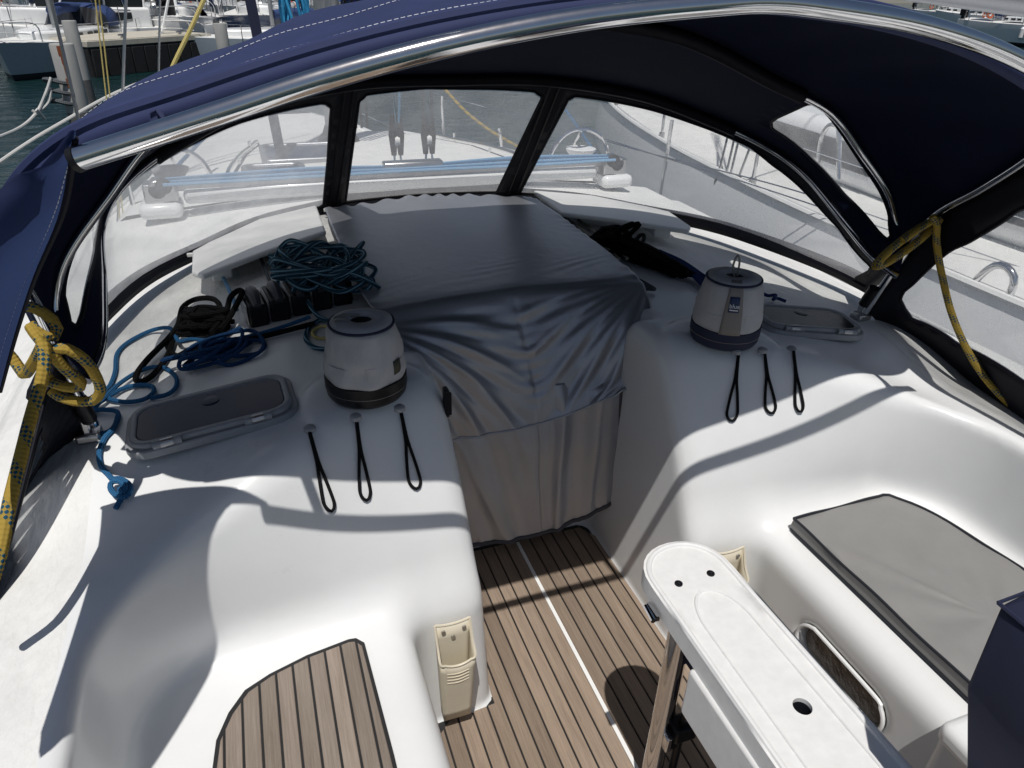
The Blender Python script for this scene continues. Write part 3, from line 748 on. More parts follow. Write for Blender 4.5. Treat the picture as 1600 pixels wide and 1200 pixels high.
def topfold(U_, V_):
    f = bumpy(U_, V_, 7, .0012, 3, 5)
    dr = sstep(.72, .78, V_); Vv = np.clip((V_ - .735) / .265, 0, 1)
    # creases fanning out from both shoulders towards the middle of the hem
    for side in (0, 1):
        L = (U_ if side == 0 else 1 - U_) * 2; m = sstep(1.06, .94, L)
        th = np.arctan2(Vv + .02, L + .03); r = np.sqrt(Vv ** 2 + L ** 2)
        k = 10.5 if side == 0 else 12.5
        rid = 1 - np.abs(np.sin(k * th + .9 * side + .5 * np.sin(r * 3)))
        f = f + dr * m * (.011 * rid ** 1.6 + .0045 * np.sin(23 * th + 2 * np.sin(4 * r)) + .002 * np.sin(51 * th + r * 5)) * np.clip(r * 1.5, 0, 1) * np.clip(1.5 - .75 * r, .25, 1)
    # puckered centre seam
    f = f + dr * .0028 * np.exp(-((U_ - .5) / .05) ** 2) * np.sin(V_ * 260 + 26 * np.abs(U_ - .5)) * sstep(.78, .82, V_) * sstep(.985, .93, V_)
    f = f - .0045 * np.exp(-((U_ - .5) / .010) ** 2) * dr
    # gathers along the front elastic and the side edges
    f = f + .006 * np.sin(U_ * 70 + 2 * np.sin(U_ * 11)) * sstep(.10, 0, V_)
    f = f + .003 * np.sin(V_ * 95 + 5 * np.sin(V_ * 17)) * (.4 + .6 * np.sin(V_ * 13) ** 2) * sstep(.06, 0, np.minimum(U_, 1 - U_)) * (1 - dr)
    # fine slack ripples just behind the edge, mostly to starboard
    f = f + .0013 * np.sin((V_ + .16 * U_ * U_) * 190 + 3 * np.sin(U_ * 7) + 2.5 * np.sin(V_ * 31)) * (.5 + .5 * np.sin(U_ * 17 + V_ * 40)) * np.exp(-((V_ - .64) / .07) ** 2) * (.35 + .65 * sstep(.35, .85, U_))
    return f
TG = sheet(top_rows, 120, 230, topfold)
upper = cpart('upper_flap', TG, cloth, ang=180, solid=.003)
low_rows = [
    [(-.33, 1.885, .68), (.05, 1.90, .68), (.35, 1.86, .68)],
    [aty(705, 690, 1.86), aty(846, 665, 1.862), aty(970, 615, 1.82)],
    [aty(713, 760, 1.84), aty(848, 740, 1.84), aty(968, 700, 1.80)],
    [aty(722, 835, 1.82), aty(849, 812, 1.82), aty(965, 770, 1.78)],
    [aty(726, 852, 1.815), aty(850, 832, 1.815), aty(964, 782, 1.775)]]
def lowfold(U_, V_):
    f = bumpy(U_, V_, 5, .002, 3, 3)
    f = f + (.013 * (1 - np.abs(np.sin(U_ * 14 + V_ * 1.2))) ** 1.5 + .004 * np.sin(U_ * 41 + V_ * 2)) * (U_ > .5) * sstep(.5, .62, U_) + (.014 * (1 - np.abs(np.sin(U_ * 9 - V_ * 3.0 + .6))) ** 1.5 + .003 * np.sin(U_ * 37 - V_ * 9)) * sstep(.5, .3, U_)
    f = f + .0015 * np.sin(U_ * 95 + 6 * np.sin(U_ * 7)) * sstep(.9, 1, V_)
    return f - .004 * np.exp(-((U_ - .5) / .012) ** 2)
LG = sheet(low_rows, 120, 80, lowfold)
lower = cpart('lower_curtain', LG, cloth, ang=180, solid=.003)
def ctube(name, P, r, m): 
    o = obj(name, MB().tube(P, r, 6, res=.012), m, cov); o.matrix_parent_inverse = Matrix.Translation((0, -1.95, -.95)); return o
ctube('hem_binding', LG[-1], .009, cloth_hem)
ctube('upper_hem', TG[-1] + np.array([0, -.001, 0]), .0035, cloth)
ctube('side_binding', LG[:, -1], .006, cloth_hem)
ctube('centre_seam', np.vstack([LG[::3, 60] + np.array([0, -.002, 0])]), .002, cloth)
ctube('tie_cord', [(.455, 3.15, .95), (.50, 3.02, .94), (.505, 2.9, .93), (.53, 2.75, .93)], .004, navyrope)
# bulkhead behind the cloth
struct(obj('companionway_bulkhead', MB().box((0, 1.985, .40), (.86, .03, .84)), gel, smooth=False))

# ------------------------------------------------------------------ winches under canvas covers
def winch(x, label, stripe):
    z = hz(x, 1.62)
    t = thing('covered_winch', label, 'winch', (x, 1.62, z), 'winches under canvas covers')
    prof = [(.0975, .056), (.0995, .066), (.1005, .08), (.0985, .095), (.0965, .108), (.0965, .118), (.0935, .135), (.0895, .152), (.0865, .168), (.0815, .184), (.0765, .197)]
    obj('canvas_body', MB().lathe(prof, n=64, cap=False, wob=.012 if stripe else .04), cover_w, t, ang=180, solid=.003)
    obj('base_band', MB().lathe([(.094, .002), (.101, .012), (.1035, .03), (.1035, .058), (.0985, .060)], n=48, wob=.008), navy_cover if stripe else blackp, t, ang=60)
    for a_ in (.9, 2.6, 4.6):
        obj('side_seam', MB().tube([(np.interp(zz, [.066, .1, .14, .175, .197], [.099, .0985, .0925, .0845, .0775]) * math.cos(a_), np.interp(zz, [.066, .1, .14, .175, .197], [.099, .0985, .0925, .0845, .0775]) * math.sin(a_), zz) for zz in np.linspace(.062, .196, 8)], .0016, 5), cover_w, t)
    obj('waist_seam', MB().tube([(.0975 * math.cos(a) , .0975 * math.sin(a), .112 + .002 * math.sin(3 * a)) for a in np.linspace(0, 2 * np.pi, 40)], .0014, 5), cover_w, t)
    obj('band_stitching', MB().lathe([(.1043, .031), (.1043, .0325)], n=48, cap=False, wob=.008), taupe, t)
    obj('canvas_top', MB().lathe([(.078, .196), (.075, .203), (.055, .208), (.030, .209), (.027, .195)], n=48, wob=.018, cap=False), cover_w, t, ang=180)
    obj('top_piping', MB().tube([(.079 * math.cos(a), .079 * math.sin(a), .198) for a in np.linspace(0, 2 * np.pi, 40)], .0035, 6), navy_cover, t)
    obj('top_opening', MB().lathe([(.028, .196), (.027, .2)], n=24), blackp, t)
    if stripe:
        # taupe panel facing the cockpit, with the maker's patch
        fa = math.atan2(-1.62, -.62 - x) + .10; G = np.zeros((9, 7, 3))
        for j, a in enumerate(np.linspace(-.30, .30, 7)):
            for i, (r, zz) in enumerate([(.1045, .058), (.1035, .08), (.1015, .10), (.1, .12), (.0955, .14), (.0915, .157), (.088, .175), (.083, .19), (.060, .2115)]):
                k = 1 - .25 * (zz - .05) / .16; G[i, j] = (r * math.cos(fa + a * k), r * math.sin(fa + a * k), zz)
        obj('front_stripe', MB().grid(G, flip=True), taupe, t, ang=180, solid=.002)
        def pq(a, zz, lift): 
            r = np.interp(zz, [.056, .1, .12, .14, .157, .175, .19], [.1045, .1015, .1, .0955, .0915, .088, .083]) + lift
            return (r * math.cos(fa + a), r * math.sin(fa + a), zz)
        P_ = np.array([[pq(a, zz, .0025) for a in np.linspace(-.15, .15, 4)] for zz in np.linspace(.128, .172, 5)])
        pt = obj('maker_patch', MB().grid(P_, flip=True), patch_navy, t, ang=180, solid=.0015)
        # lettering "blue" with its underline
        cu = bpy.data.curves.new('lettering', 'FONT'); cu.body = 'blue'; cu.size = .0175; cu.align_x = 'CENTER'; cu.extrude = .0003
        tmp = bpy.data.objects.new('lettering_curve', cu); COL.objects.link(tmp); bpy.context.view_layer.update()
        tm = bpy.data.meshes.new_from_object(tmp.evaluated_get(bpy.context.evaluated_depsgraph_get())); bpy.data.objects.remove(tmp)
        tm.materials.clear(); lo = link('lettering', tm, print_w, pt, smooth=False)
        e1 = np.array(pq(.01, .141, .005)); out_ = Vector((math.cos(fa), math.sin(fa), .28)).normalized(); side = Vector((-math.sin(fa), math.cos(fa), 0)); up = out_.cross(side)
        lo.matrix_local = Matrix(((side.x, up.x, out_.x, e1[0]), (side.y, up.y, out_.y, e1[1]), (side.z, up.z, out_.z, e1[2]), (0, 0, 0, 1)))
        obj('underline', MB().grid(np.array([[pq(a, zz, .0045) for a in np.linspace(-.12, .12, 4)] for zz in (.1335, .1365)]), flip=True), print_w, pt)
        obj('pull_loop', MB().tube([(-.0, .0, .20), (-.012, .0, .235), (.0, .003, .265), (.013, .006, .24), (.012, .004, .20)], .0032, 6), taupe, t)
    else:
        obj('side_label', MB().grid(np.array([[(np.interp(zz, [.1, .14], [.1015, .0955]) * math.cos(a), np.interp(zz, [.1, .14], [.1015, .0955]) * math.sin(a), zz) for a in (-.95, -.8, -.68)] for zz in (.082, .10, .118)])), patch_dark, t, solid=.001)
        obj('pull_loop', MB().tube([(-.03, .0, .205), (-.05, -.004, .214), (-.066, -.006, .214), (-.055, .012, .212), (-.03, .02, .21), (.0, .02, .207)], .0042, 6), taupe, t)
    return t
winch(-.545, 'winch in a plain white canvas cover with black base beside the port hatch', False)
winch(.54, 'winch in a white canvas cover with taupe stripe and small blue logo patch', True)

# ------------------------------------------------------------------ deck hatches
def rrect(w_, h_, r, n=6, cx=0, cy=0):
    o = []
    for sx, sy, a0 in ((1, 1, 0), (-1, 1, 90), (-1, -1, 180), (1, -1, 270)):
        for k in range(n + 1):
            a = math.radians(a0 + 90 * k / n); o.append((cx + sx * (w_ / 2 - r) + r * math.cos(a), cy + sy * (h_ / 2 - r) + r * math.sin(a)))
    return o
def ring_prism(mb, o, i, z0, z1):
    n = len(o); V = [(p[0], p[1], z0) for p in o] + [(p[0], p[1], z1) for p in o] + [(p[0], p[1], z1) for p in i] + [(p[0], p[1], z0) for p in i]; F = []
    for k in range(n):
        k2 = (k + 1) % n
        for a in range(4): b = (a + 1) % 4; F.append((a * n + k, a * n + k2, b * n + k2, b * n + k))
    return mb.add(V, F)
def hatch(c, w_, h_, rz, tilt, lensm, label, fm):
    z = hz(c[0], c[1])
    t = thing('deck_hatch', label, 'hatch', (c[0], c[1], z + .004), 'small smoked deck hatches')
    t.rotation_euler = (tilt[0], tilt[1], rz)
    o = rrect(w_, h_, .055); i = rrect(w_ - .036, h_ - .044, .042)
    obj('outer_frame', ring_prism(MB(), rrect(w_ + .022, h_ + .022, .062), rrect(w_ - .02, h_ - .02, .05), -.012, .010), fm, t, bevel=.004, ang=50)
    obj('lid_frame', ring_prism(MB(), o, i, .006, .024), fm, t, bevel=.007, seg=3, ang=50)
    obj('lens', MB().prism(i, .008, .0205), lensm, t, bevel=.002)
    for sx in (-.27, .27):
        h = obj('hinge', MB().tube([(sx * w_ - .032, -h_ / 2 - .004, .019), (sx * w_ + .032, -h_ / 2 - .004, .019)], .0105, 10, sm=False), fm, t)
        obj('hinge_pin', MB().tube([(sx * w_ - .014, -h_ / 2 - .005, .019), (sx * w_ + .014, -h_ / 2 - .005, .019)], .0115, 10, sm=False), steel_dull, h)
    obj('handle', MB().lathe([(.022, .0205), (.022, .0225), (.012, .0235)], (0, h_ * .18, 0), n=18), lensm, t)
    return t
hatch((-.925, 1.685), .385, .215, .055, (-.03, -.095), lens, 'smoked deck hatch in a grey frame beside the plain white winch cover', hatchf)
hatch((.93, 1.71), .335, .20, -.245, (-.02, .09), lens2, 'weathered brownish deck hatch beside the winch cover with the blue patch', hatchf)

# ------------------------------------------------------------------ cord loops hanging over the front edge
def cord(pts, boss, lab):
    """boss: pixel of the eye on the edge; pts: the two legs and the loop on the sloping face"""
    p0 = ond(*boss, .004)
    t = thing('cord_loop', lab, 'cord', tuple(p0), 'black cord loops over the locker edge')
    P = []
    for (px, py) in pts:
        # front face of the moulding seen in that direction
        d = ray(px, py); lo_, hi = .5, 3.5; a = CAM + d / np.linalg.norm(d) * .8; step = d / np.linalg.norm(d)
        s = .8
        for _ in range(400):
            q = CAM + step * s; f = sdfp(q[None, :])[0]
            if f < .004: break
            s += max(f * .6, .002)
        P.append(CAM + step * (s - .004))
    P = [np.array(p) - p0 for p in P]
    obj('cord_strand', MB().tube(P, .0042, 7, res=.008), blackcord, t)
    obj('eye_boss', MB().lathe([(.015, -.008), (.014, .001), (.009, .005), (.002, .006)], (0, .006, 0), n=16), hatchf, t)
def loop_px(ax, ay, bx, by, wd):
    # legs drop from a to b, opening to a rounded bight of width wd
    L = lambda t, s: (ax + (bx - ax) * t + s * wd * (0.12 + .88 * math.sin(min(1, max(0, t - .35) / .6) * math.pi * .5)) * (1 if t < .93 else .8), ay + (by - ay) * t)
    return [L(0, -.3), L(.2, -.6), L(.4, -.8), L(.6, -.9), L(.8, -1), L(.92, -1), (bx - wd * .45, by), (bx + wd * .4, by + 1), L(.92, 1), L(.8, 1), L(.6, .9), L(.4, .8), L(.2, .6), L(0, .3)]
cord(loop_px(484, 676, 517, 797, 8), (484, 670), 'black cord loop nearest the plain smoked hatch, port side')
cord(loop_px(557, 656, 572, 780, 8), (556, 652), 'middle black cord loop below the plain white winch cover')
cord(loop_px(626, 641, 650, 762, 9), (625, 638), 'black cord loop nearest the grey cloth on the plain winch side')
cord(loop_px(1154, 553, 1143, 656, 8), (1153, 549), 'black cord loop under the striped winch cover, closest to the cloth')
cord(loop_px(1195, 551, 1205, 644, 8), (1194, 547), 'middle black cord loop beside the striped winch cover')
cord(loop_px(1240, 549, 1250, 642, 6), (1239, 545), 'black cord loop nearest the weathered brownish hatch')

# ------------------------------------------------------------------ winch handle pockets
def pocket(x, rz, lab):
    t = thing('handle_pocket', lab, 'pocket', (x, 1.262, .06), 'cream winch handle pockets', rz=rz)
    # open box: back plate taller, front with curved lip (thing's -y faces the cockpit)
    w_, d_ = .047, .05
    prof_f = [(-w_, 0), (w_, 0)]
    mb = MB(); NX = 9
    xsn = np.linspace(-1, 1, NX)
    fr = np.array([[(u * (w_ * .78 + (w_ - w_ * .78) * k), -d_ * (.62 + .38 * k), .0 + (.255 - .02 * (1 - u * u)) * k) for u in xsn] for k in np.linspace(0, 1, 8)])
    bk = np.array([[(u * (w_ * .78 + (w_ - w_ * .78) * k), 0, .345 * k - (.008 * (1 - u * u)) * k) for u in xsn] for k in np.linspace(0, 1, 8)])
    sd1 = np.stack([np.array([fr[i, 0] for i in range(8)]), np.array([.5 * fr[i, 0] + .5 * bk[i, 0] + np.array([0, 0, -.012 * i / 7]) for i in range(8)]), np.array([bk[i, 0] for i in range(8)])], 1)
    sd2 = np.stack([np.array([fr[i, -1] for i in range(8)]), np.array([.5 * fr[i, -1] + .5 * bk[i, -1] + np.array([0, 0, -.012 * i / 7]) for i in range(8)]), np.array([bk[i, -1] for i in range(8)])], 1)
    bt = np.stack([fr[0], bk[0]], 1)
    mb.grid(fr, flip=True).grid(bk).grid(sd1).grid(sd2, flip=True).grid(bt)
    obj('pocket_body', mb, cream, t, solid=.004, ang=50)
    lipP = list(sd1[-1][::-1]) + list(fr[-1][1:-1]) + list(sd2[-1])
    obj('pocket_lip', MB().tube(lipP, .0035, 6, res=.006), cream, t)
    obj('back_lip', MB().tube(bk[-1], .0035, 6, res=.006), cream, t)
    for k in range(4): obj('moulded_rib', MB().tube([(-.03, -d_ * (.62 + .38 * (.83 - .06 * k)) - .003, .21 - k * .013), (.0, -d_ * (.62 + .38 * (.83 - .06 * k)) - .004, .205 - k * .013), (.03, -d_ * (.62 + .38 * (.83 - .06 * k)) - .003, .21 - k * .013)], .0014, 5), cream, t)
    for sx, sz in ((-.026, .318), (.03, .318), (.0, .292)): obj('screw', MB().tube([(sx, -.002, sz), (sx, -.0065, sz)], .0058, 10, sm=False), steel_dull, t)
    return t
pocket(-.425, .0, 'cream plastic winch handle pocket standing by the port seat step')
pocket(.425, .0, 'cream plastic winch handle pocket half hidden behind the cockpit table end')

# ------------------------------------------------------------------ cockpit table
tab = thing('cockpit_table', 'narrow white folding cockpit table with rounded end on a steel post', 'table', (0, .6, 0))
def tp(name, mb, m, par=None, **k):
    o = obj(name, mb, m, par or tab, **k)
    if par is None: o.matrix_parent_inverse = Matrix.Translation((0, -.6, 0))
    return o
def tab_outline(w0, y1, inset=0.0, wtaper=.018, y0=-.45, n=14):
    o = []
    for k in range(n + 1):
        a = math.pi * k / n; o.append(((w0 - inset) * math.cos(a), y1 - .105 + (.105 - inset) * math.sin(a) ** .85))
    ys2 = np.linspace(y0, y1 - .105, 14)[:-1]
    R2 = [(w0 - inset + wtaper * (1 - (y - y0) / (y1 - .105 - y0)), y) for y in ys2]
    return R2 + o + [(-a, b) for a, b in R2[::-1]]
ot = tab_outline(.098, 1.0)
def prism_hole(outer, hole, z0, z1):
    def inside(p, poly):
        c = False; q = len(poly)
        for i in range(q):
            a = poly[i]; b = poly[(i + 1) % q]
            if (a[1] > p[1]) != (b[1] > p[1]) and p[0] < (b[0] - a[0]) * (p[1] - a[1]) / (b[1] - a[1]) + a[0]: c = not c
        return c
    n, k = len(outer), len(hole); pts = [Vector(p) for p in list(outer) + list(hole)]
    ed = [(i, (i + 1) % n) for i in range(n)] + [(n + i, n + (i + 1) % k) for i in range(k)]
    for gx in np.arange(-.09, .1, .03):
        for gy in np.arange(-.4, .98, .04):
            if inside((gx, gy), [(a * .9, b - .01) for a, b in outer]) and math.hypot(gx - .011, gy - .566) > .03: pts.append(Vector((gx, gy)))
    vs, es, fs, *_ = delaunay_2d_cdt(pts, ed, [], 0, 1e-7); nv = len(vs)
    V = [(v.x, v.y, z0) for v in vs] + [(v.x, v.y, z1) for v in vs]; F = []
    for f in fs:
        c = (sum(vs[i].x for i in f) / 3, sum(vs[i].y for i in f) / 3)
        if not inside(c, outer) or inside(c, hole): continue
        a, b, d = (vs[i] for i in f); ccw = (b - a).cross(d - a) > 0
        t3 = tuple(f) if ccw else tuple(f)[::-1]; F.append(tuple(i + nv for i in t3)); F.append(t3[::-1])
    for i in range(n): j = (i + 1) % n; F.append((i, j, nv + j, nv + i))
    for i in range(k): j = (i + 1) % k; F.append((n + j, n + i, nv + n + i, nv + n + j))
    return MB().add(V, F)
hole_ = [(.011 + .0165 * math.cos(a), .566 + .0165 * math.sin(a)) for a in np.linspace(0, 2 * np.pi, 25)[:-1]]
tp('table_top', prism_hole(ot, hole_, .735, .778), table_m, ang=40)
tp('hole_shade', MB().lathe([(.0161, .769), (.0161, .70), (.002, .699)], (.011, .566, 0), n=20, cap=False), boot)  # black insert added to stand in for the shade down the hole
# raised rim
rim = [(p[0], p[1], .7795) for p in tab_outline(.098, 1.0, .011)]
tp('rim', MB().tube([(a, b, c - .0015) for a, b, c in rim], .006, 8, res=.01), table_m)
rec = [(p[0] * 1.0, p[1], .779) for p in tab_outline(.052, .852, 0.0, .02)]
tp('recess_edge', MB().tube(rec, .0032, 6, res=.01), table_m)
for p in ((-.041, .884), (.039, .888)):
    s_ = tp('screw', MB().lathe([(.0085, .777), (.0085, .7805), (.004, .7815)], (p[0], p[1], 0), n=16), blackp)
    obj('screw_socket', MB().box((p[0], p[1], .7812), (.007, .0018, .0015)).box((p[0], p[1], .7812), (.0018, .007, .0014)), steel_dull, s_)
# folded leaves hanging either side
for s in (-1, 1):
    tp('folded_leaf', MB().box((s * .100, .125, .672), (.018, 1.2, .124)), table_m, bevel=.007)
tp('latch', MB().tube([(-.112, .885, .737), (-.116, .845, .737)], .006, 8, sm=False).box((-.106, .865, .74), (.008, .04, .014)), steel)
post = tp('post', MB().tube([(-.012, .885, .0), (-.012, .885, .735)], .0255, 18, sm=False), steel)
obj('post_base', MB().lathe([(.055, 0), (.055, .008), (.03, .016), (.027, .05)], (-.012, .885, .008), n=24), steel, post)
tp('brace_tube', MB().tube([(.035, .87, .02), (.022, .85, .45), (.012, .835, .60)], .010, 10), blackp)
tp('clamp', MB().box((.028, .86, .31), (.06, .05, .045)).box((-.0, .855, .29), (.03, .03, .05)), blackp, bevel=.006)
tp('clamp_buckle', MB().box((-.012, .855, .285), (.018, .03, .05)), steel, bevel=.004)
tp('strap', MB().box((.045, .82, .40), (.07, .006, .05), np.array(Matrix.Rotation(.5, 3, 'X'))), navy_cover)
tp('gusset', MB().add([(-.0, .87, .55), (.06, .80, .60), (.055, .76, .45), (.01, .86, .535), (.0, .875, .545), (.06, .808, .60), (.055, .768, .45), (.01, .866, .53)], [(0, 1, 2, 3), (7, 6, 5, 4), (0, 4, 5, 1), (2, 6, 7, 3), (1, 5, 6, 2), (3, 7, 4, 0)]), navy_cover)
tp('lower_clamp', MB().box((.0, .86, .08), (.055, .045, .045)), blackp, bevel=.006)

# ------------------------------------------------------------------ pedestal cover at the table's aft end
pc = thing('pedestal_cover', 'dark navy canvas cover over the pedestal at the aft end of the table', 'cover', (.3, .25, .45))
lev = [(.45, [(.14, .34), (.30, .34), (.30, .0), (.14, .0)]), (.85, [(.115, .355), (.305, .365), (.305, .0), (.115, .0)]), (1.08, [(.012, .362), (.315, .378), (.32, -.02), (.0, -.02)]), (1.20, [(.036, .382), (.315, .39), (.32, -.02), (.02, -.02)]), (1.215, [(.07, .37), (.295, .376), (.30, 0), (.05, 0)])]
V_ = []; F_ = []
for z, q in lev:
    ring = []
    for i in range(4):
        a = np.array(q[i]); b = np.array(q[(i + 1) % 4])
        for t in np.linspace(0, 1, 6, endpoint=False): ring.append(a * (1 - t) + b * t)
    V_.append([(p[0] + rng.uniform(-.003, .003), p[1] + rng.uniform(-.003, .003), z + rng.uniform(-.004, .004)) for p in ring])
n_ = len(V_[0])
for i in range(len(V_) - 1):
    for j in range(n_): F_.append((i * n_ + j, (i + 1) * n_ + j, (i + 1) * n_ + (j + 1) % n_, i * n_ + (j + 1) % n_))
F_.append(tuple((len(V_) - 1) * n_ + j for j in range(n_ - 1, -1, -1)))
mbp = MB().add([p for r in V_ for p in r], F_)
def pp(name, mb, m, **k):
    o = obj(name, mb, m, pc, **k); o.matrix_parent_inverse = Matrix.Translation((-.3, -.25, -.45)); return o
pcb = pp('cover_body', mbp, navy_cover, ang=60, bevel=.008)
pp('cover_piping', MB().tube([(.036, .382, 1.203), (.028, .2, 1.204), (.02, -.02, 1.203)], .0028, 6), navy_cover)
pp('cover_piping', MB().tube([(.036, .382, 1.203), (.15, .385, 1.204), (.315, .39, 1.203)], .0025, 6), navy_cover)

# ------------------------------------------------------------------ starboard seat: cushion, locker, recess
cu_o = [(.612, 1.24), (.97, 1.245), (1.02, 1.16), (1.06, .98), (1.075, .8), (1.075, .25), (.62, .25), (.615, .65)]
cus = thing('seat_cushion', 'flat grey vinyl seat cushion with black piping on the starboard seat', 'cushion', (.84, .8, .45))
def cp_(name, mb, m, **k):
    o = obj(name, mb, m, cus, **k); o.matrix_parent_inverse = Matrix.Translation((-.84, -.8, -.45)); return o
cu_d = [tuple(p) for p in cr([(p[0], p[1], 0) for p in cu_o[:2]], 14)[:-1, :2]] + [tuple(p) for p in cr([(p[0], p[1], 0) for p in cu_o[1:6]], 30)[:-1, :2]] + [tuple(p) for p in cr([(cu_o[5][0], cu_o[5][1], 0), (cu_o[6][0], cu_o[6][1], 0)], 12)[:-1, :2]] + [tuple(p) for p in cr([(cu_o[6][0], cu_o[6][1], 0), (cu_o[7][0], cu_o[7][1], 0), (cu_o[0][0], cu_o[0][1], 0)], 30)[:-1, :2]]
# puffed top: filled rings towards the centre
cc = np.mean(cu_d, axis=0); rings = []
for k, (sc_, z) in enumerate([(1.0, .452), (1.006, .47), (1.0, .492), (.93, .498), (.75, .502), (.5, .504), (.25, .505)]):
    rings.append([(cc[0] + (p[0] - cc[0]) * sc_, cc[1] + (p[1] - cc[1]) * sc_, z + .0025 * math.sin(p[1] * 31 + p[0] * 17)) for p in cu_d])
nn_ = len(cu_d); Vc = [p for r in rings for p in r] + [(cc[0], cc[1], .505)]; Fc = []
for i in range(len(rings) - 1):
    for j in range(nn_): Fc.append((i * nn_ + j, (i + 1) * nn_ + j, (i + 1) * nn_ + (j + 1) % nn_, i * nn_ + (j + 1) % nn_))
for j in range(nn_): Fc.append(((len(rings) - 1) * nn_ + j, nn_ * len(rings), (len(rings) - 1) * nn_ + (j + 1) % nn_))
cp_('cushion_body', MB().add(Vc, Fc), cushion_m, ang=60)
cp_('top_piping', MB().tube([(p[0], p[1], .494 + .002 * math.sin(i * .8)) for i, p in enumerate(cu_d)], .0045, 6, closed=True, res=.02), boot)
cp_('bottom_piping', MB().tube([(p[0], p[1], .4545) for p in cu_d], .004, 6, closed=True, res=.02), boot)
# separate aft locker module behind the gap
lk = thing('aft_seat_locker', 'white moulded seat locker aft of the gap below the navy pedestal cover', 'locker', (.8, .2, 0))
def lp(name, mb, m, **k):
    o = obj(name, mb, m, lk, **k); o.matrix_parent_inverse = Matrix.Translation((-.8, -.2, 0)); return o
lp('locker_body', MB().box((.79, .18, .22), (.545, .86, .44)), gel, bevel=.03, seg=4)
lp('locker_lid', MB().box((.775, .17, .447), (.575, .86, .06)), gel, bevel=.022, seg=4)
lp('front_panel', MB().box((.510, .15, .19), (.02, .80, .30)), gel, bevel=.006)
rc = thing('stowage_opening', 'oval stowage recess with dark smoked panel in the starboard seat front', 'recess', (.53, .885, .262))
def oval(rx, rz, n=20):
    o = []
    for k in range(n):
        a = 2 * math.pi * k / n; o.append((math.cos(a) * rz + (rx if math.cos(a) > 0 else -rx), math.sin(a) * rz))
    return o
ov = oval(.095, .062)
o_ = obj('recess_rim', MB().tube([(-.002, a, b) for a, b in ov], .0055, 8, closed=True, res=.012), gel, rc)
o_ = obj('smoked_panel', MB().add([(.02, a, b) for a, b in oval(.09, .055)] + [(.03, a, b) for a, b in oval(.09, .055)], [tuple(range(20))[::-1], tuple(range(20, 40))] + [(i, (i + 1) % 20, 20 + (i + 1) % 20, 20 + i) for i in range(20)]), mat('smoked_brown_panel', (0.03, 0.02, 0.017), .25, var=.5, vscale=20, bump=.6, bscale=25, dist=.01), rc)

# ------------------------------------------------------------------ line covers, lines, clutches
def plate(pts, th, name, m, par=None, bev=.01):
    P = np.array(pts); top = P.copy(); bot = P - np.array([0, 0, th]); n = len(P)
    F = [tuple(range(n)), tuple(range(2 * n - 1, n - 1, -1))] + [(i, i + n, (i + 1) % n + n, (i + 1) % n) for i in range(n)]
    mb = MB().add(np.vstack([top, bot]), F); o = obj(name, mb, m, par, bevel=bev, seg=3)
    bm = bmesh.new(); bm.from_mesh(o.data); bmesh.ops.recalc_face_normals(bm, faces=bm.faces); bm.to_mesh(o.data); bm.free()
    return o
for s, nm in ((-1, 'port'), (1, 'starboard')):
    t = thing('line_garage', 'white moulded line cover under the windscreen on the ' + nm + ' side of the cloth', 'line cover', (0, 0, 0), 'line covers beside the companionway')
    pts = [(s * .50, 3.13, 1.0), (s * .74, 3.0, .995), (s * .93, 2.78, .985), (s * .985, 2.70, .982), (s * .985, 2.52, .968), (s * .95, 2.48, .965), (s * .72, 2.66, .975), (s * .50, 2.80, .985)]
    plate(pts if s > 0 else pts, .022, 'cover_plate', white_pl, t, .009)
    # sides carrying the plate
    plate([(s * .52, 3.1, .98), (s * .9, 2.8, .97), (s * .9, 2.68, .965), (s * .52, 2.96, .975)], .07, 'cover_riser', white_pl, t, .01)
    plate([(s * .88, 2.80, .97), (s * .93, 2.74, .965), (s * .93, 2.58, .955), (s * .86, 2.60, .96)], .06, 'cover_end', white_pl, t, .008)
lines = [((340, 415), (362, 462), skyrope, 'sky blue control line nearest the outboard end of the port line cover'),
         ((405, 396), (424, 447), greyrope, 'dark grey control line under the port line cover'),
         ((418, 390), (432, 432), skyrope, 'sky blue control line beside the dark grey one under the port cover'),
         ((436, 388), (446, 420), paleyellow, 'pale yellow control line under the port line cover'),
         ((447, 384), (462, 415), tealrope, 'teal striped control line closest to the cloth under the port line cover')]
for a, b, m, lab in lines:
    p = ond(*a, .02); q = ond(*b, .03); q2 = q + (q - p) * .25
    tag(obj('control_line', MB().tube([p + (p - q) * .5 + np.array([0, 0, .01]), p, q, q2 + np.array([0, 0, -.02])], .0065, 8), m), lab, 'rope', 'control lines led aft on the cabin top')
for a, b, lab in (((883, 352), (935, 388), 'beige flecked control line nearest the cloth under the starboard line cover'), ((897, 351), (945, 385), 'beige flecked control line between two others under the starboard cover'), ((915, 352), (960, 385), 'beige control line farthest from the cloth under the starboard cover')):
    p = ond(*a, .02); q = ond(*b, .03)
    tag(obj('control_line', MB().tube([p + (p - q) * .5, p, q, q + (q - p) * .4 + np.array([0, 0, -.01])], .0065, 8), beigerope), lab, 'rope', 'control lines led aft on the cabin top')

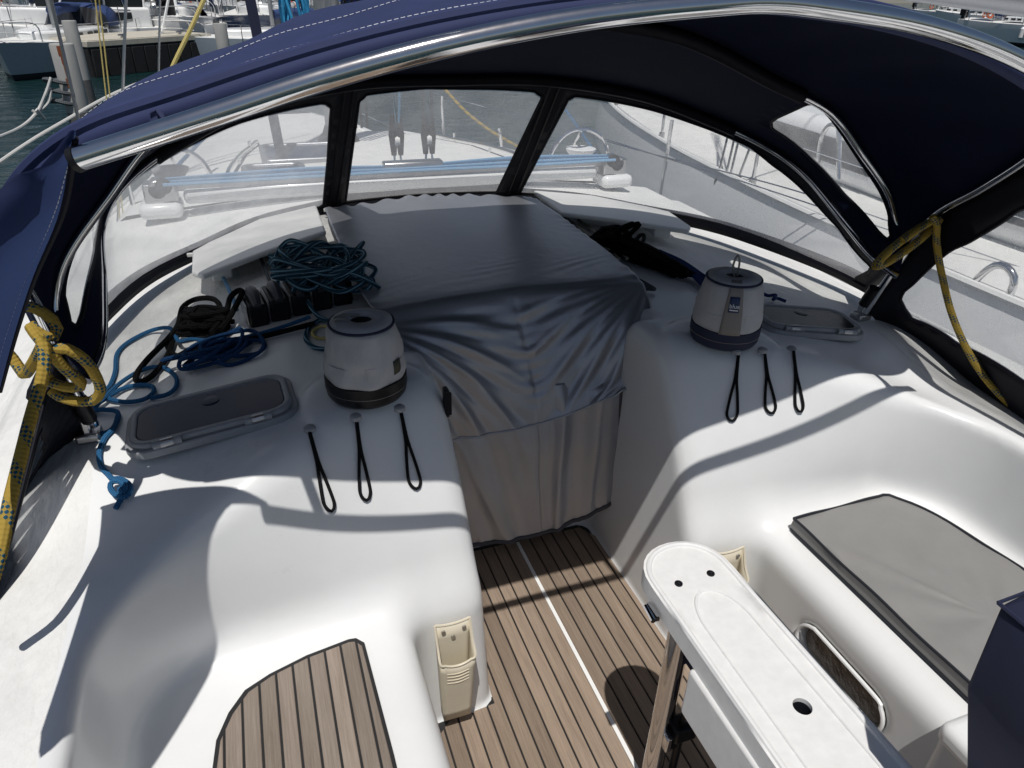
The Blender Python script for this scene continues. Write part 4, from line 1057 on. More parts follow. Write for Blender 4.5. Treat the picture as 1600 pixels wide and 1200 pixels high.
cl_lev = mat('clutch_lever_grey', (0.045, 0.05, 0.06), 0.5)
def clutch(loc, rz, lab):
    t = thing('rope_clutch', lab, 'clutch', loc, 'black rope clutches in a row', rz=rz)
    obj('clutch_body', MB().box((0, 0, .036), (.060, .15, .072)), blackp, t, bevel=.008)
    obj('clutch_lever', MB().tube([(0, .05, .068), (0, .02, .086), (0, -.03, .088), (0, -.075, .07)], [.017, .02, .018, .012], 8), cl_lev, t)
    for sx in (-.0325, .0325): obj('side_plate', MB().box((sx, -.005, .042), (.0025, .13, .064)), steel_dull, t, bevel=.001)
    obj('rope_exit', MB().tube([(0, -.06, .024), (0, -.068, .024)], .011, 10, sm=False), boot, t)
    return t
c0 = np.array(ond(402, 512, 0)); c1 = np.array(ond(552, 474, 0))
labs = ['outermost rope clutch, beside the thick black line', 'second rope clutch in from the thick black line', 'rope clutch in the middle of the row on the port side', 'rope clutch under the edge of the teal rope coil', 'rope clutch buried deepest under the teal rope coil']
for i in range(5):
    p = c0 + (c1 - c0) * i / 4.6 + np.array([0, .075, 0]); p[2] = hz(p[0], p[1])
    clutch(tuple(p), .14, labs[i])

# ------------------------------------------------------------------ ropes on deck
def rope(name, P, r, m, lab, cat='rope', group=None, n=8, par=None):
    o = obj(name, MB().tube(P, r, n, res=max(.006, r)), m, par); return tag(o, lab, cat, group) if lab else o
D = lambda L, lift: [ond(p[0], p[1], p[2] if len(p) > 2 else lift) for p in L]
# thick black line: loops out of the clutches and lies along them
rope('black_line', D([(492, 505, .02), (450, 516, .015), (400, 528, .012), (340, 538, .012), (300, 545, .012), (276, 556, .012), (262, 540, .016), (272, 522, .02), (262, 555, .014), (240, 585, .012), (218, 597, .012), (213, 586, .014), (232, 560, .02), (262, 530, .03), (278, 508, .05), (286, 480, .07), (308, 467, .08), (335, 468, .08), (343, 485, .06), (318, 505, .04), (285, 518, .03)], .012), .0085, blackrope, 'thick black line with a big standing loop outboard of the rope clutches')
rope('black_line_tail', D([(330, 520, .03), (352, 490, .06), (360, 465, .08), (372, 454, .09), (378, 458, .085), (362, 490, .06), (345, 515, .04)], .03), .009, blackrope, 'short upright loop of black line leaning on the outermost clutch')
# heap of the black line
hp_pts = []
for k in range(46):
    a = k * 1.9; hp_pts.append(np.array(ond(325, 520, 0)) + np.array([.075 * math.cos(a) * (1 - .006 * k) + rng.uniform(-.012, .012), .05 * math.sin(a * 1.07) + rng.uniform(-.012, .012), .012 + .0012 * k + rng.uniform(0, .012)]))
rope('black_line_heap', hp_pts, .0085, blackrope, 'tangled heap of black line in front of the outermost clutch')
# long blue line
rope('blue_line', D([(485, 495, .025), (440, 511, .012), (390, 525, .009), (340, 533, .02), (300, 530, .03), (280, 533, .03), (272, 520, .03), (262, 512, .03), (235, 517, .012), (200, 535, .009), (183, 553, .009), (180, 580, .009), (173, 600, .009), (164, 612, .012), (168, 622, .014), (196, 628, .009), (225, 624, .009), (240, 612, .009), (236, 603, .009), (214, 602, .009), (190, 608, .012), (166, 622, .016), (142, 638, .012), (141, 641, .014), (160, 640, .014), (182, 643, .009), (184, 655, .009), (172, 673, .009), (152, 677, .009), (136, 665, .009), (138, 648, .012), (160, 625, .020), (190, 597, .018), (225, 577, .012), (255, 574, .009), (274, 588, .009), (275, 604, .009), (262, 616, .009), (235, 622, .009)], .009), .0062, bluerope, 'blue line snaking in loops between the port hatch and the windscreen')
rope('blue_line_end', D([(184, 650, .012), (178, 668, .009), (163, 685, .009), (155, 708, .009), (158, 728, .009), (168, 740, .009), (176, 748, .009), (188, 748, .012), (200, 755, .014), (204, 765, .016), (196, 776, .016), (182, 774, .018), (173, 764, .02), (174, 754, .022), (186, 752, .024), (196, 760, .024), (192, 770, .024), (187, 762, .026), (189, 778, .012), (184, 788, .009), (181, 794, .009)], .009), .0064, bluerope, 'knotted end of the blue line hanging beside the corner of the port hatch')
bp_ = []
for k in range(40):
    a = k * 1.35; c_ = np.array(ond(340, 560, 0)); bp_.append(c_ + np.array([(.05 + .065 * abs(math.sin(k * .43))) * math.cos(a) + rng.uniform(-.02, .02) + .03 * math.sin(k * .2), (.03 + .05 * abs(math.cos(k * .31))) * math.sin(a * 1.03) + rng.uniform(-.02, .02), .008 + .011 * (k % 4) + rng.uniform(0, .006)]))
rope('blue_coil', bp_, .0058, darkbluerope, 'loose coil of darker blue line between the black heap and the port hatch')
# teal striped coil over the clutches
tc_ = []
c_ = np.array(ond(505, 440, .05))
for k in range(64):
    a = k * 1.17 + .4 * math.sin(k); rr = .6 + .5 * abs(math.sin(k * .73))
    tc_.append(c_ + np.array([.15 * rr * math.cos(a), .15 * rr * math.sin(a * .93) - .02, .015 + .075 * abs(math.sin(k * 1.7)) + .03 * math.sin(k * .31)]))
rope('teal_coil', tc_, .0075, tealrope, 'tangled coil of teal striped rope piled on the clutches beside the cloth')
rope('teal_loop', D([(432, 450, .05), (438, 420, .09), (445, 398, .11), (462, 382, .12), (480, 386, .12), (492, 402, .10), (492, 425, .06), (470, 428, .05)], .05), .0068, tealrope, 'open standing loop of teal striped rope nearest the port line cover')
rope('teal_loop', D([(505, 420, .06), (512, 396, .10), (524, 384, .12), (538, 384, .12), (546, 396, .11), (546, 408, .09), (520, 412, .08), (495, 418, .07)], .05), .0068, tealrope, 'open standing loop of teal striped rope against the edge of the cloth')
rope('teal_loop', D([(470, 430, .05), (478, 460, .05), (486, 480, .04), (500, 496, .02), (520, 503, .010), (500, 500, .008), (482, 513, .008), (478, 530, .008), (492, 543, .008), (515, 546, .008)], .02), .0068, tealrope, 'teal striped rope curling from the clutches round behind the plain winch cover')
rope('yellow_twist', D([(520, 512, .008), (500, 510, .008), (488, 520, .008), (496, 528, .008), (518, 528, .008)], .008), .005, paleyellow, 'thin yellow line curled behind the plain winch cover')
# starboard heap
sh = []
c_ = np.array(ond(985, 405, .0))
rs = random.Random(11)
for k in range(34):
    e0, e1 = rs.uniform(0, .22), rs.uniform(.72, 1.0); off = rs.uniform(-.055, .055); hgt = rs.uniform(.012, .085)
    tt = (e0, (e0 + e1) / 2 + rs.uniform(-.1, .1), e1)
    if k % 2: tt = tt[::-1]
    for t in tt:
        a_ = np.array(ond(932 + 145 * t, 386 + 54 * t, 0)); w2 = 1 - abs(t - .35) * .8
        sh.append(a_ + np.array([off * .5 * w2 + rs.uniform(-.012, .012), off * 1.5 * w2 + rs.uniform(-.012, .012), .012 + hgt * w2 * (1 - .35 * t)]))
    if k % 6 == 3:
        a_ = np.array(ond(932 + 145 * .25, 386 + 54 * .25, 0)); sh.append(a_ + np.array([rs.uniform(-.06, .06), rs.uniform(-.06, .05), rs.uniform(.10, .14)]))
rope('black_rope_pile', sh, .0095, blackrope, 'large pile of coiled black rope between the cloth and the striped winch cover')
rope('black_rope_loop', D([(902, 388, .03), (920, 375, .05), (940, 360, .08), (960, 354, .09), (978, 360, .08), (985, 380, .05), (960, 392, .04), (925, 396, .03), (918, 384, .04), (930, 372, .06), (945, 375, .06)], .05), .0085, blackrope, 'big black rope loop reaching over the cloth edge from the pile')
rope('black_rope_loop', D([(990, 380, .05), (1000, 368, .07), (1006, 368, .07), (1004, 378, .06), (992, 388, .04)], .05), .008, blackrope, 'small upright black rope loop on top of the pile')
gr_ = thing('grey_rope_bundle', 'bundle of grey rope strands lying between the black pile and the cloth', 'rope', (0, 0, 0))
db_ = thing('dark_blue_rope_bundle', 'bundle of dark blue rope strands behind the black pile', 'rope', (0, 0, 0))
for k in range(5):
    o = k * 5
    rope('strand', D([(912 + o, 396 + k * 2, .02), (945 + o, 410 + k * 3, .022 + .006 * (k % 2)), (975 + o, 428 + k * 2, .02), (1000 + o, 446 + k, .018), (1010 + o * .6, 452, .012)], .02), .0075, greyrope, None, par=gr_)
for k in range(4):
    rope('strand', D([(1030 + 4 * k, 392 + 4 * k, .03), (1065 + 3 * k, 408 + 5 * k, .03), (1095, 428 + 5 * k, .02), (1120 - 6 * k, 445 + 3 * k, .01)], .02), .0075, navyrope, None, par=db_)
rope('knotted_blue_tail', D([(1160, 455, .01), (1175, 460, .012), (1185, 457, .018), (1190, 464, .02), (1182, 468, .02), (1188, 458, .024), (1200, 462, .016), (1212, 461, .018), (1208, 468, .02), (1214, 466, .014), (1228, 471, .009)], .01), .006, navyrope, 'knotted dark blue rope tail beside the striped winch cover')

# yellow mooring ropes hung on the frame
def hang(L): return [aty(p[0], p[1], p[2]) for p in L]
yp = [(28, 475, 1.50), (58, 483, 1.48), (82, 500, 1.47), (90, 518, 1.46), (80, 528, 1.45), (60, 520, 1.44), (45, 505, 1.46), (58, 525, 1.43), (78, 548, 1.42), (100, 575, 1.43), (122, 592, 1.45), (128, 602, 1.46), (115, 606, 1.47), (92, 602, 1.48), (75, 592, 1.5), (70, 570, 1.47), (82, 548, 1.43), (105, 545, 1.42), (135, 565, 1.43), (152, 592, 1.44), (157, 612, 1.45), (145, 626, 1.46), (120, 627, 1.47), (95, 620, 1.49), (80, 610, 1.5)]
yr = thing('yellow_rope_coil', 'yellow and blue flecked rope coiled on the port frame leg', 'rope', (0, 0, 0))
obj('coil', MB().tube(hang(yp), .0108, 10), yellowrope, yr)
obj('hitch', MB().tube(hang([(14, 500, 1.52), (4, 520, 1.53), (8, 545, 1.53), (24, 565, 1.52), (38, 585, 1.5), (50, 570, 1.46), (66, 540, 1.42), (72, 520, 1.42)]), .0108, 10), yellowrope, yr)
obj('tail', MB().tube(hang([(66, 530, 1.42), (70, 556, 1.40), (66, 590, 1.38), (56, 625, 1.36), (46, 660, 1.33), (36, 700, 1.29), (26, 740, 1.25), (14, 790, 1.2), (5, 840, 1.16), (-10, 900, 1.12), (-40, 960, 1.1)]), .0115, 10), yellowrope, yr)
yr2 = thing('yellow_rope_coil', 'yellow and blue flecked rope coiled on the starboard frame leg', 'rope', (0, 0, 0))
c2 = []
for k in range(34):
    a = -k * 2 * math.pi / 10; kk = k / 33
    px = 1412 + 10 * kk; py = 382 - 4 * kk; c2.append(aty(px + 47 * math.cos(a) - 10 * math.sin(a) * .4, py + 13 * math.sin(a) - 34 * math.cos(a), 1.585 - .035 * kk + .012 * math.sin(a)))
obj('coil', MB().tube(c2, .0105, 10), yellowrope, yr2)
obj('tail', MB().tube(hang([(1456, 338, 1.54), (1464, 350, 1.53), (1463, 372, 1.53), (1466, 400, 1.52), (1474, 440, 1.50), (1487, 490, 1.46), (1508, 540, 1.40), (1535, 585, 1.33), (1570, 625, 1.25), (1610, 660, 1.17), (1660, 700, 1.08)]), .0105, 10), yellowrope, yr2)

# ------------------------------------------------------------------ gear on the cabin top ahead of the windscreen
trv = thing('mainsheet_traveller', 'mainsheet traveller across the cabin top with blue control lines', 'traveller', (0, 0, 0))
obj('track', MB().box((0, 3.60, 1.0), (2.24, .045, .04)), alu, trv, bevel=.006)
obj('track_support', MB().box((0, 3.61, .955), (2.1, .10, .07)), gel, trv, bevel=.02)
for s in (-1, 1):
    e = obj('end_block', MB().box((s * 1.14, 3.58, .985), (.14, .10, .085)).tube([(s * 1.15, 3.53, 1.0), (s * 1.15, 3.63, 1.0)], .045, 12, sm=False), steel_dull, trv, bevel=.008)
    obj('sheave', MB().tube([(s * 1.12, 3.515, 1.02), (s * 1.12, 3.535, 1.02)], .035, 14, sm=False), blackp, e)
    obj('end_pad', MB().box((s * 1.15, 3.58, .91), (.18, .17, .07)), gel, trv, bevel=.025)
for k, dy in enumerate((-.055, -.035, -.012, .030, .05)):
    obj('control_cord', MB().tube([(-1.12, 3.56 + dy, 1.03), (-.5, 3.57 + dy, 1.028 + .004 * k), (.0, 3.57 + dy, 1.03), (.6, 3.565 + dy, 1.026 + .005 * k), (1.12, 3.56 + dy, 1.03)], .008, 6, res=.1), skyrope if k % 2 == 0 else bluerope, trv)
obj('car', MB().box((.03, 3.60, 1.035), (.30, .07, .05)), steel_dull, trv, bevel=.008)
for i, xb in enumerate((-.045, .115)):
    t = thing('mainsheet_block', ('dark mainsheet block on the traveller car, nearer the grey mast', 'dark mainsheet block on the traveller car, nearer the starboard window strut')[i], 'block', (xb, 3.60, 1.06), 'mainsheet blocks')
    obj('cheek', MB().tube([(-.017, 0, .03), (-.017, 0, .10), (-.017, 0, .22)], [.013, .022, .011], 10), blackp, t)
    obj('cheek', MB().tube([(.017, 0, .03), (.017, 0, .10), (.017, 0, .22)], [.013, .022, .011], 10), blackp, t)
    obj('sheave', MB().tube([(-.012, 0, .10), (.012, 0, .10)], .026, 14, sm=False), white_pl, t)
    obj('shackle', MB().tube([(-.015, 0, .03), (-.015, 0, -.02), (.015, 0, -.02), (.015, 0, .03)], .006, 6), steel, t)
for a, b, m, lb in ((-.05, -.03, tealrope, 'teal striped'), (-.035, .05, skyrope, 'sky blue'), (.10, .0, greyrope, 'grey'), (.12, .08, tealrope, 'darker teal striped'), (.13, .14, greyrope, 'outer grey')):
    tag(obj('mainsheet_fall', MB().tube([(a, 3.60, 1.18), (a * .5 + b * .5, 3.5, 2.0), (b, 3.4, 3.1)], .007, 6, res=.2), m), lb + ' mainsheet part rising from the blocks behind the centre window', 'rope', 'mainsheet parts')
for s, nm in ((-1, 'port'), (1, 'starboard')):
    t = thing('dorade_vent', 'round vent under a steel hoop at the ' + nm + ' end of the traveller', 'vent', (s * 1.12, 3.95, .84), 'vents with steel hoops')
    obj('guard_hoop', MB().tube([(-.20, 0, 0), (-.19, 0, .14), (-.10, 0, .25), (.03, 0, .27), (.15, 0, .20), (.20, 0, .06), (.20, 0, 0)], .012, 8), steel, t)
    obj('hoop_stay', MB().tube([(0, 0, .27), (.02, .16, .12), (.02, .2, 0)], .010, 8), steel, t)
    obj('vent_box', MB().box((0, 0, .04), (.26, .2, .1)), gel, t, bevel=.03)
    obj('cowl', MB().lathe([(.055, .09), (.06, .12), (.085, .15), (.09, .165), (.07, .17), (.03, .16)], n=20), rubber_n if s < 0 else gel, t)
for x, y, w_, h_, lb in ((-.42, 4.75, .5, .5, 'large smoked hatch on the cabin top nearest the mast'), (-.62, 4.2, .34, .24, 'small smoked hatch on the cabin top nearest the windscreen')):
    z = float(np.interp(y, [3.7, 5.0, 6.6], [.92, .86, .68])) - .01
    t = thing('foredeck_hatch', lb, 'hatch', (x, y, z))
    obj('hatch_frame', ring_prism(MB(), rrect(w_, h_, .06), rrect(w_ - .07, h_ - .07, .04), 0, .045), alu, t, bevel=.008)
    obj('hatch_lens', MB().prism(rrect(w_ - .06, h_ - .06, .05), .01, .036), lens, t)
for s in (-1, 1):
    t = thing('hand_rail', 'steel hand rail along the ' + ('port' if s < 0 else 'starboard') + ' side of the cabin top', 'handrail', (0, 0, 0), 'cabin top hand rails')
    obj('rail_tube', MB().tube([(s * .86, 4.2, .84), (s * .86, 4.22, .91), (s * .80, 4.7, .89), (s * .72, 5.3, .83), (s * .66, 5.7, .79), (s * .655, 5.72, .72)], .0125, 8), steel, t)
    for y, x in ((4.7, .8), (5.3, .72)): obj('rail_foot', MB().tube([(s * x, y, .75), (s * x, y, .87)], .010, 8, sm=False), steel, t)
mast = thing('mast', 'grey alloy mast with a black wrapped line ahead of the sprayhood', 'mast', (-.1, 5.5, .8))
obj('mast_section', MB().tube([(0, 0, 0), (0, 0, 11)], .085, 20, sm=False), mastm, mast)
obj('sail_track', MB().box((.0, -.09, 5.5), (.035, .02, 11)), alu, mast)
obj('mast_collar', MB().lathe([(.15, -.02), (.15, .02), (.11, .07), (.09, .12)], n=24), blackp, mast)
for k in range(3): obj('halyard_strap', MB().tube([(.13 + .04 * k, -.03, .1), (.12 + .045 * k, -.03, 1.2), (.10 + .03 * k, -.03, 4)], .010, 6, res=.3), blackp, mast)
p0 = aty(458, 0, 5.3); p1 = aty(458, 185, 5.3)
bc = thing('blue_rope_coil', 'bright blue rope coil hanging on the port side of the mast', 'rope', tuple(p0))
bl = []
for k in range(140):
    a = k * .42; w1 = .06 + .03 * math.sin(k * .61); hh = .33 + .08 * math.sin(k * .37)
    bl.append((w1 * math.sin(a) + .012 * math.sin(k * 1.7), .03 * math.cos(k * .9), -.12 + hh * math.cos(a) * .95))
obj('coil', MB().tube(bl, .009, 6, res=.03), skyrope if False else rope_mat('bright_blue_rope', (.03, .26, .50), (.10, .40, .65), .3), bc)
obj('hanging_end', MB().tube([(0, 0, -.3), (-.02, 0, -.5), (.02, -.02, -.62)], .009, 6), bluerope, bc)
obj('hitch', MB().tube([(-.05, 0, .1), (.06, .02, .12), (.05, -.03, .16), (-.06, -.02, .15), (.1, 0, .9)], .011, 6), bluerope, bc)
def stay(name, pa, pb, y, r, m, lab, cat='rigging', group=None, ext=6.0):
    a = aty(*pa, y); b = aty(*pb, y); d = (a - b); d /= np.linalg.norm(d)
    kk = (b[2] - .55) / d[2]
    return tag(obj(name, MB().tube([b - d * kk, b, a, a + d * ext], r, 6, sm=False), m), lab, cat, group)
stay('furled_line', (391, 0), (404, 66), 4.6, .032, navy_cover, 'thick black wrapped stay in front of the boat with the blue sprayhood', 'rigging')
stay('shroud', (197, 0), (192, 138), 4.4, .008, steel_dull, 'thick wire shroud crossing the black pontoon side', 'rigging', 'port rigging wires')
stay('shroud', (250, 0), (248, 115), 4.5, .006, steel_dull, 'wire shroud nearest the yellow mooring rope', 'rigging', 'port rigging wires')
stay('shroud', (80, 0), (122, 184), 4.0, .008, steel_dull, 'slanting wire shroud passing close to the rusty piling', 'rigging', 'port rigging wires')
stay('flag_halyard', (149, 0), (163, 125), 4.3, .0035, paleyellow, 'thin halyard left of the pontoon shroud', 'rigging', 'thin flag halyards')
stay('flag_halyard', (155, 0), (170, 135), 4.3, .0035, paleyellow, 'thin halyard second from the pontoon shroud', 'rigging', 'thin flag halyards')
tag(obj('yellow_mooring_rope', MB().tube([aty(322, -8, 9), aty(298, 45, 9), aty(268, 108, 9), aty(240, 180, 9)], .022, 8), paleyellow), 'pale yellow mooring rope running up past the black pontoon', 'rope')
tag(obj('yellow_deck_rope', MB().tube([aty(678, 120, 5.6), aty(740, 185, 5.2), aty(830, 240, 4.9), aty(1003, 318, 4.3)], .010, 6), yellowrope), 'yellow rope slanting down behind the centre window to the starboard deck', 'rope')
tag(obj('blue_guy', MB().tube([aty(322, 212, 4.6), aty(250, 288, 3.9)], .010, 6), bluerope), 'blue line from the port traveller end up to the mast side', 'rope')
tag(obj('blue_guy', MB().tube([aty(884, 172, 4.7), aty(950, 268, 3.75)], .009, 6), bluerope), 'blue line from the starboard traveller end up to the mast side', 'rope')
# own stanchions and lifelines, starboard
stn = [(1030, 322, 1050, 188), (795, 300, 780, 200), (695, 240, 690, 150)]
for k, (a, b, c, d) in enumerate(stn):
    p = atz(a, b, .52); t = thing('stanchion', ('steel stanchion seen through the starboard window', 'steel stanchion behind the starboard window strut', 'distant stanchion in the centre window')[k], 'stanchion', tuple(p), 'stanchions of the starboard rail')
    q = aty(c, d, p[1]) - p; obj('stanchion_post', MB().tube([(0, 0, 0), tuple(q)], .0125, 8, sm=False), steel, t); obj('stanchion_base', MB().lathe([(.035, -.02), (.03, .01), (.018, .05)], n=14), steel_dull, t)
tag(obj('lifeline', MB().tube([aty(540, 165, 6.8), aty(700, 240, 5.8), aty(800, 285, 5.0)], .004, 5), steel), 'thin lower lifeline crossing the centre window', 'wire', 'lifelines')
tag(obj('lifeline', MB().tube([aty(660, 140, 6.5), aty(860, 195, 5.2), aty(1010, 238, 4.2), aty(1250, 300, 3.2), aty(1600, 420, 2.2)], .004, 5), steel), 'thin upper lifeline crossing the starboard window', 'wire', 'lifelines')
tag(obj('lifeline', MB().tube([aty(880, 196, 5.0), aty(1050, 250, 4.1), aty(1180, 290, 3.5), aty(1420, 370, 2.7)], .004, 5), steel), 'thin lower lifeline crossing the starboard window', 'wire', 'lifelines')

# ------------------------------------------------------------------ neighbouring yacht to starboard
ny = thing('neighbour_yacht', 'large white yacht moored close alongside to starboard', 'yacht', (4.0, 2.0, -.6))
NB = Matrix.Translation((-4.0, -2.0, .6))
def npart(name, mb, m, par=None, **k):
    o = obj(name, mb, m, par or ny, **k)
    if par is None: o.matrix_parent_inverse = NB
    return o
shp = [(3.95, 9.0), (3.55, 8.55), (3.12, 7.55), (2.75, 6.35), (2.48, 5.1), (2.34, 4.1), (2.25, 3.2), (2.2, 2.2), (2.2, 1.0), (2.3, -.8), (2.5, -2.5)]
shc = cr([(a, b, 0) for a, b in shp], 60); CXN = 4.05
def nsec(k): 
    G = np.zeros((60, len(k), 3))
    for j, (f, z) in enumerate(k): G[:, j, 0] = CXN + (shc[:, 0] - CXN) * f; G[:, j, 1] = shc[:, 1] - (1 - f) * np.clip((shc[:, 1] - 5) / 4, 0, 1) * 2; G[:, j, 2] = z
    return G
for s in (1, -1):
    G = nsec([(1.0, .72), (1.008, .66), (1.04, .42), (1.05, .22)]); G2 = nsec([(1.05, .22), (.98, -.1), (.85, -.6), (.75, -1.0)])
    D_ = nsec([(1.0, .72), (.975, .70), (.6, .74), (0, .76)])
    for A_ in (G, G2, D_):
        if s < 0: A_[..., 0] = 2 * CXN - A_[..., 0]
    npart('hull_side', MB().grid(G, flip=True if s > 0 else False), hull_w, ang=180); npart('lower_hull', MB().grid(G2, flip=s > 0), hull_g, ang=180)
    npart('deck', MB().grid(D_, flip=s < 0), nonskid, ang=180)
    t_ = shc.copy(); t_[:, 2] = .735
    if s < 0: t_[:, 0] = 2 * CXN - t_[:, 0]
    npart('toe_rail', MB().tube(t_, .018, 6, res=.1), white_pl)
cabP = [(CXN + sx * wx, yv) for sx, wx, yv in ((-1, .15, 7.0), (-1, .7, 6.2), (-1, 1.05, 4.8), (-1, 1.2, 3.2), (-1, 1.2, 1.6), (1, 1.2, 1.6), (1, 1.2, 3.2), (1, 1.05, 4.8), (1, .7, 6.2), (1, .15, 7.0))]
npart('coachroof', MB().prism(cabP, .72, 1.10), hull_w, bevel=.10, seg=4)
for a, b in (((3.0, 4.65), (2.88, 3.45)), ((2.86, 3.2), (2.845, 2.2))):
    d = np.array([b[0] - a[0], b[1] - a[1]]); L_ = np.linalg.norm(d); an = math.atan2(d[1], d[0])
    npart('cabin_window', MB().box(((a[0] + b[0]) / 2 - .008, (a[1] + b[1]) / 2, .93), (L_, .03, .16), np.array(Matrix.Rotation(an, 3, 'Z'))), darkwin, bevel=.01)
npart('cockpit_coaming', MB().box((2.95, .4, .86), (.25, 2.3, .32)), hull_w, bevel=.08, seg=3)
npart('cockpit_floor_well', MB().box((4.05, .3, .55), (1.6, 2.2, .3)), nonskid)
ps = []
for px, py in ((956, 196), (1049, 247), (1152, 299), (1187, 316), (1304, 348), (1345, 365)):
    p = atz(px, py, .74); j = np.argmin(np.abs(shc[:, 1] - p[1])); ps.append((shc[j, 0] + .04, p[1]))
ps = [(shc[j, 0] + .05, shc[j, 1]) for j in (10, 19, 27, 34, 41, 48, 55)]
for x, y in ps:
    e = npart('rail_post', MB().tube([(x, y, .72), (x, y, 1.36)], .0125, 8, sm=False), steel); obj('post_base', MB().tube([(x, y, .73), (x, y, .77)], .024, 8, sm=False), steel_dull, e)
for z in (1.05, 1.34): npart('rail_wire', MB().tube([(x, y, z) for x, y in ps], .004, 5, res=.2), steel)
for hoop in ([(1478, 505), (1510, 455), (1545, 420), (1568, 415), (1584, 432), (1580, 455), (1558, 500), (1536, 548)],):
    H_ = [atx(px, py, 2.28) for px, py in hoop]; npart('boarding_rail', MB().tube(H_, .0165, 10), steel)
H_ = [atx(px, py, 2.6) for px, py in ((1278, 255), (1284, 215), (1294, 197), (1306, 196), (1311, 212), (1310, 280))]; npart('stern_rail', MB().tube(H_, .014, 8), steel)
H_ = [atx(px, py, 3.0) for px, py in ((1292, 220), (1300, 212), (1330, 218), (1345, 230))]; npart('stern_rail', MB().tube(H_, .012, 8), steel)
# shroud tackles and chainplates of the neighbour
for pa, pb in (((1110, 325), (1140, 200)), ((1128, 330), (1155, 215)), ((1122, 328), (1150, 205)), ((1138, 320), (1172, 230))):
    a = atx(*pa, 2.36); b = atx(*pb, 2.36); d = (b - a) / np.linalg.norm(b - a); npart('shroud_wire', MB().tube([a, b, b + d * 5], .008, 6, sm=False), steel_dull)
    npart('turnbuckle', MB().tube([a, a + d * .22], .018, 8, sm=False), blackp)
bm_a = atx(1395, -4, 3.9); bm_b = atx(1640, 30, 3.9)
d = bm_b - bm_a
npart('boom', MB().tube([bm_a - d * 2.0 + np.array([0, 0, .13]), bm_b + d * 1.0 + np.array([0, 0, .13])], .14, 16, sm=False), alu)
npart('mast', MB().tube([(CXN, 6.0, .8), (CXN, 6.0, 13)], .09, 14, sm=False), mastm)

# ------------------------------------------------------------------ marina: pilings, pontoon, mooring lines
def piling(px, py, top, r, rusty, lab):
    p = atz(px, py, -.6); t = thing('piling', lab, 'piling', (p[0], p[1], -.6), 'mooring pilings')
    zt = aty(*top, p[1])[2] + .6
    obj('pile_shaft', MB().lathe([(r, .55), (r, zt - .02), (r * .94, zt)], n=20), pile_m, t)
    obj('wet_base', MB().lathe([(r * 1.01, -.6), (r * 1.03, .3), (r * 1.0, .55)], n=20, wob=.02), pile_d, t)
    if rusty:
        fa = math.atan2(CAM[1] - p[1], CAM[0] - p[0])
        mb = MB()
        for k in range(9):
            z = zt - .02 - k * .11; a = fa - .15 + rng.uniform(-.10, .10); ww = .42 * (1 - k * .085)
            G = np.array([[((r + .004) * math.cos(a + q), (r + .004) * math.sin(a + q), z - h * .13) for q in (-ww / 2, 0, ww / 2)] for h in (0, 1)]); mb.grid(G)
        obj('rust_streak', mb, rust, t)
    return t
piling(138, 232, (74, 68), .165, True, 'grey piling with a rust streak down its face')
piling(142, 170, (105, 32), .13, False, 'tall grey piling behind the rusty one')
piling(356, 118, (334, 36), .17, False, 'grey piling at the far end of the black pontoon')
p = atz(118, 190, -.2)
rt = thing('mooring_rope', 'white mooring rope tied round the rusty piling and running left', 'rope', (0, 0, 0))
yq = atz(138, 232, -.6)[1]
obj('rope_run', MB().tube([aty(-30, 225, yq - 3), aty(30, 200, yq - 1.2), aty(57, 176, yq - .4), aty(72, 145, yq - .25), aty(80, 121, yq - .2)], .022, 8), whiterope, rt)
obj('rope_knot', MB().tube([aty(50, 172, yq - .45), aty(60, 180, yq - .45), aty(56, 170, yq - .5), aty(70, 186, yq - .4)], .02, 8), whiterope, rt)
obj('rope_bight', MB().tube([aty(62, 174, yq - .3), aty(76, 160, yq - .25), aty(80, 140, yq - .2)], .02, 8), whiterope, rt)
for k in range(3):
    c_ = aty(92 + 4 * k, 125 + 16 * k, yq); obj('rope_turn', MB().tube([(c_[0] + .19 * math.cos(a), yq + .19 * math.sin(a), c_[2] + .03 * math.sin(a * 2)) for a in np.linspace(0, 2 * np.pi, 14)], .03, 6), greyrope, rt)
tag(obj('mooring_rope', MB().tube([aty(-40, 280, 5), aty(40, 225, 5.2), aty(95, 192, 5.5), aty(170, 150, 5.9), aty(240, 120, 6.2)], .010, 8), whiterope), 'thin white rope slanting from the left edge towards the canvas shoulder', 'rope')
a = atz(150, 121, -.6); b = atz(334, 101, -.6); d = b - a; L_ = np.linalg.norm(d); an = math.atan2(d[1], d[0])
pn = thing('pontoon', 'floating pontoon with a pale deck edge and black sides', 'pontoon', tuple((a + b) / 2), None, an)
obj('float', MB().box((0, 1.0, .33), (L_ * 1.02, 2.0, .78)), pont_s, pn)
for k in range(10): obj('float_rib', MB().box((-L_ / 2 + (k + .5) * L_ / 10, -.02, .33), (L_ / 11, .05, .66)), pont_s, pn, bevel=.01)
obj('deck_edge', MB().box((0, 1.0, .79), (L_ * 1.03, 2.08, .14)), pont_t, pn, bevel=.01)
nb_ = int(L_ / .28)
for k in range(nb_): obj('deck_board', MB().box((-L_ / 2 + (k + .5) * L_ / nb_, 1.0, .866), (L_ / nb_ - .02, 2.0, .02)), pont_t, pn, smooth=False)
for k, xx in enumerate((-L_ * .2, L_ * .28)): obj('cleat', MB().tube([(xx - .12, .2, .95), (xx + .12, .2, .95)], .025, 8, sm=False).box((xx, .2, .91), (.08, .05, .08)), steel_dull, pn)
struct(obj('quay', MB().box((0, 190, .2), (900, 20, 2.2)), pont_t, smooth=False))

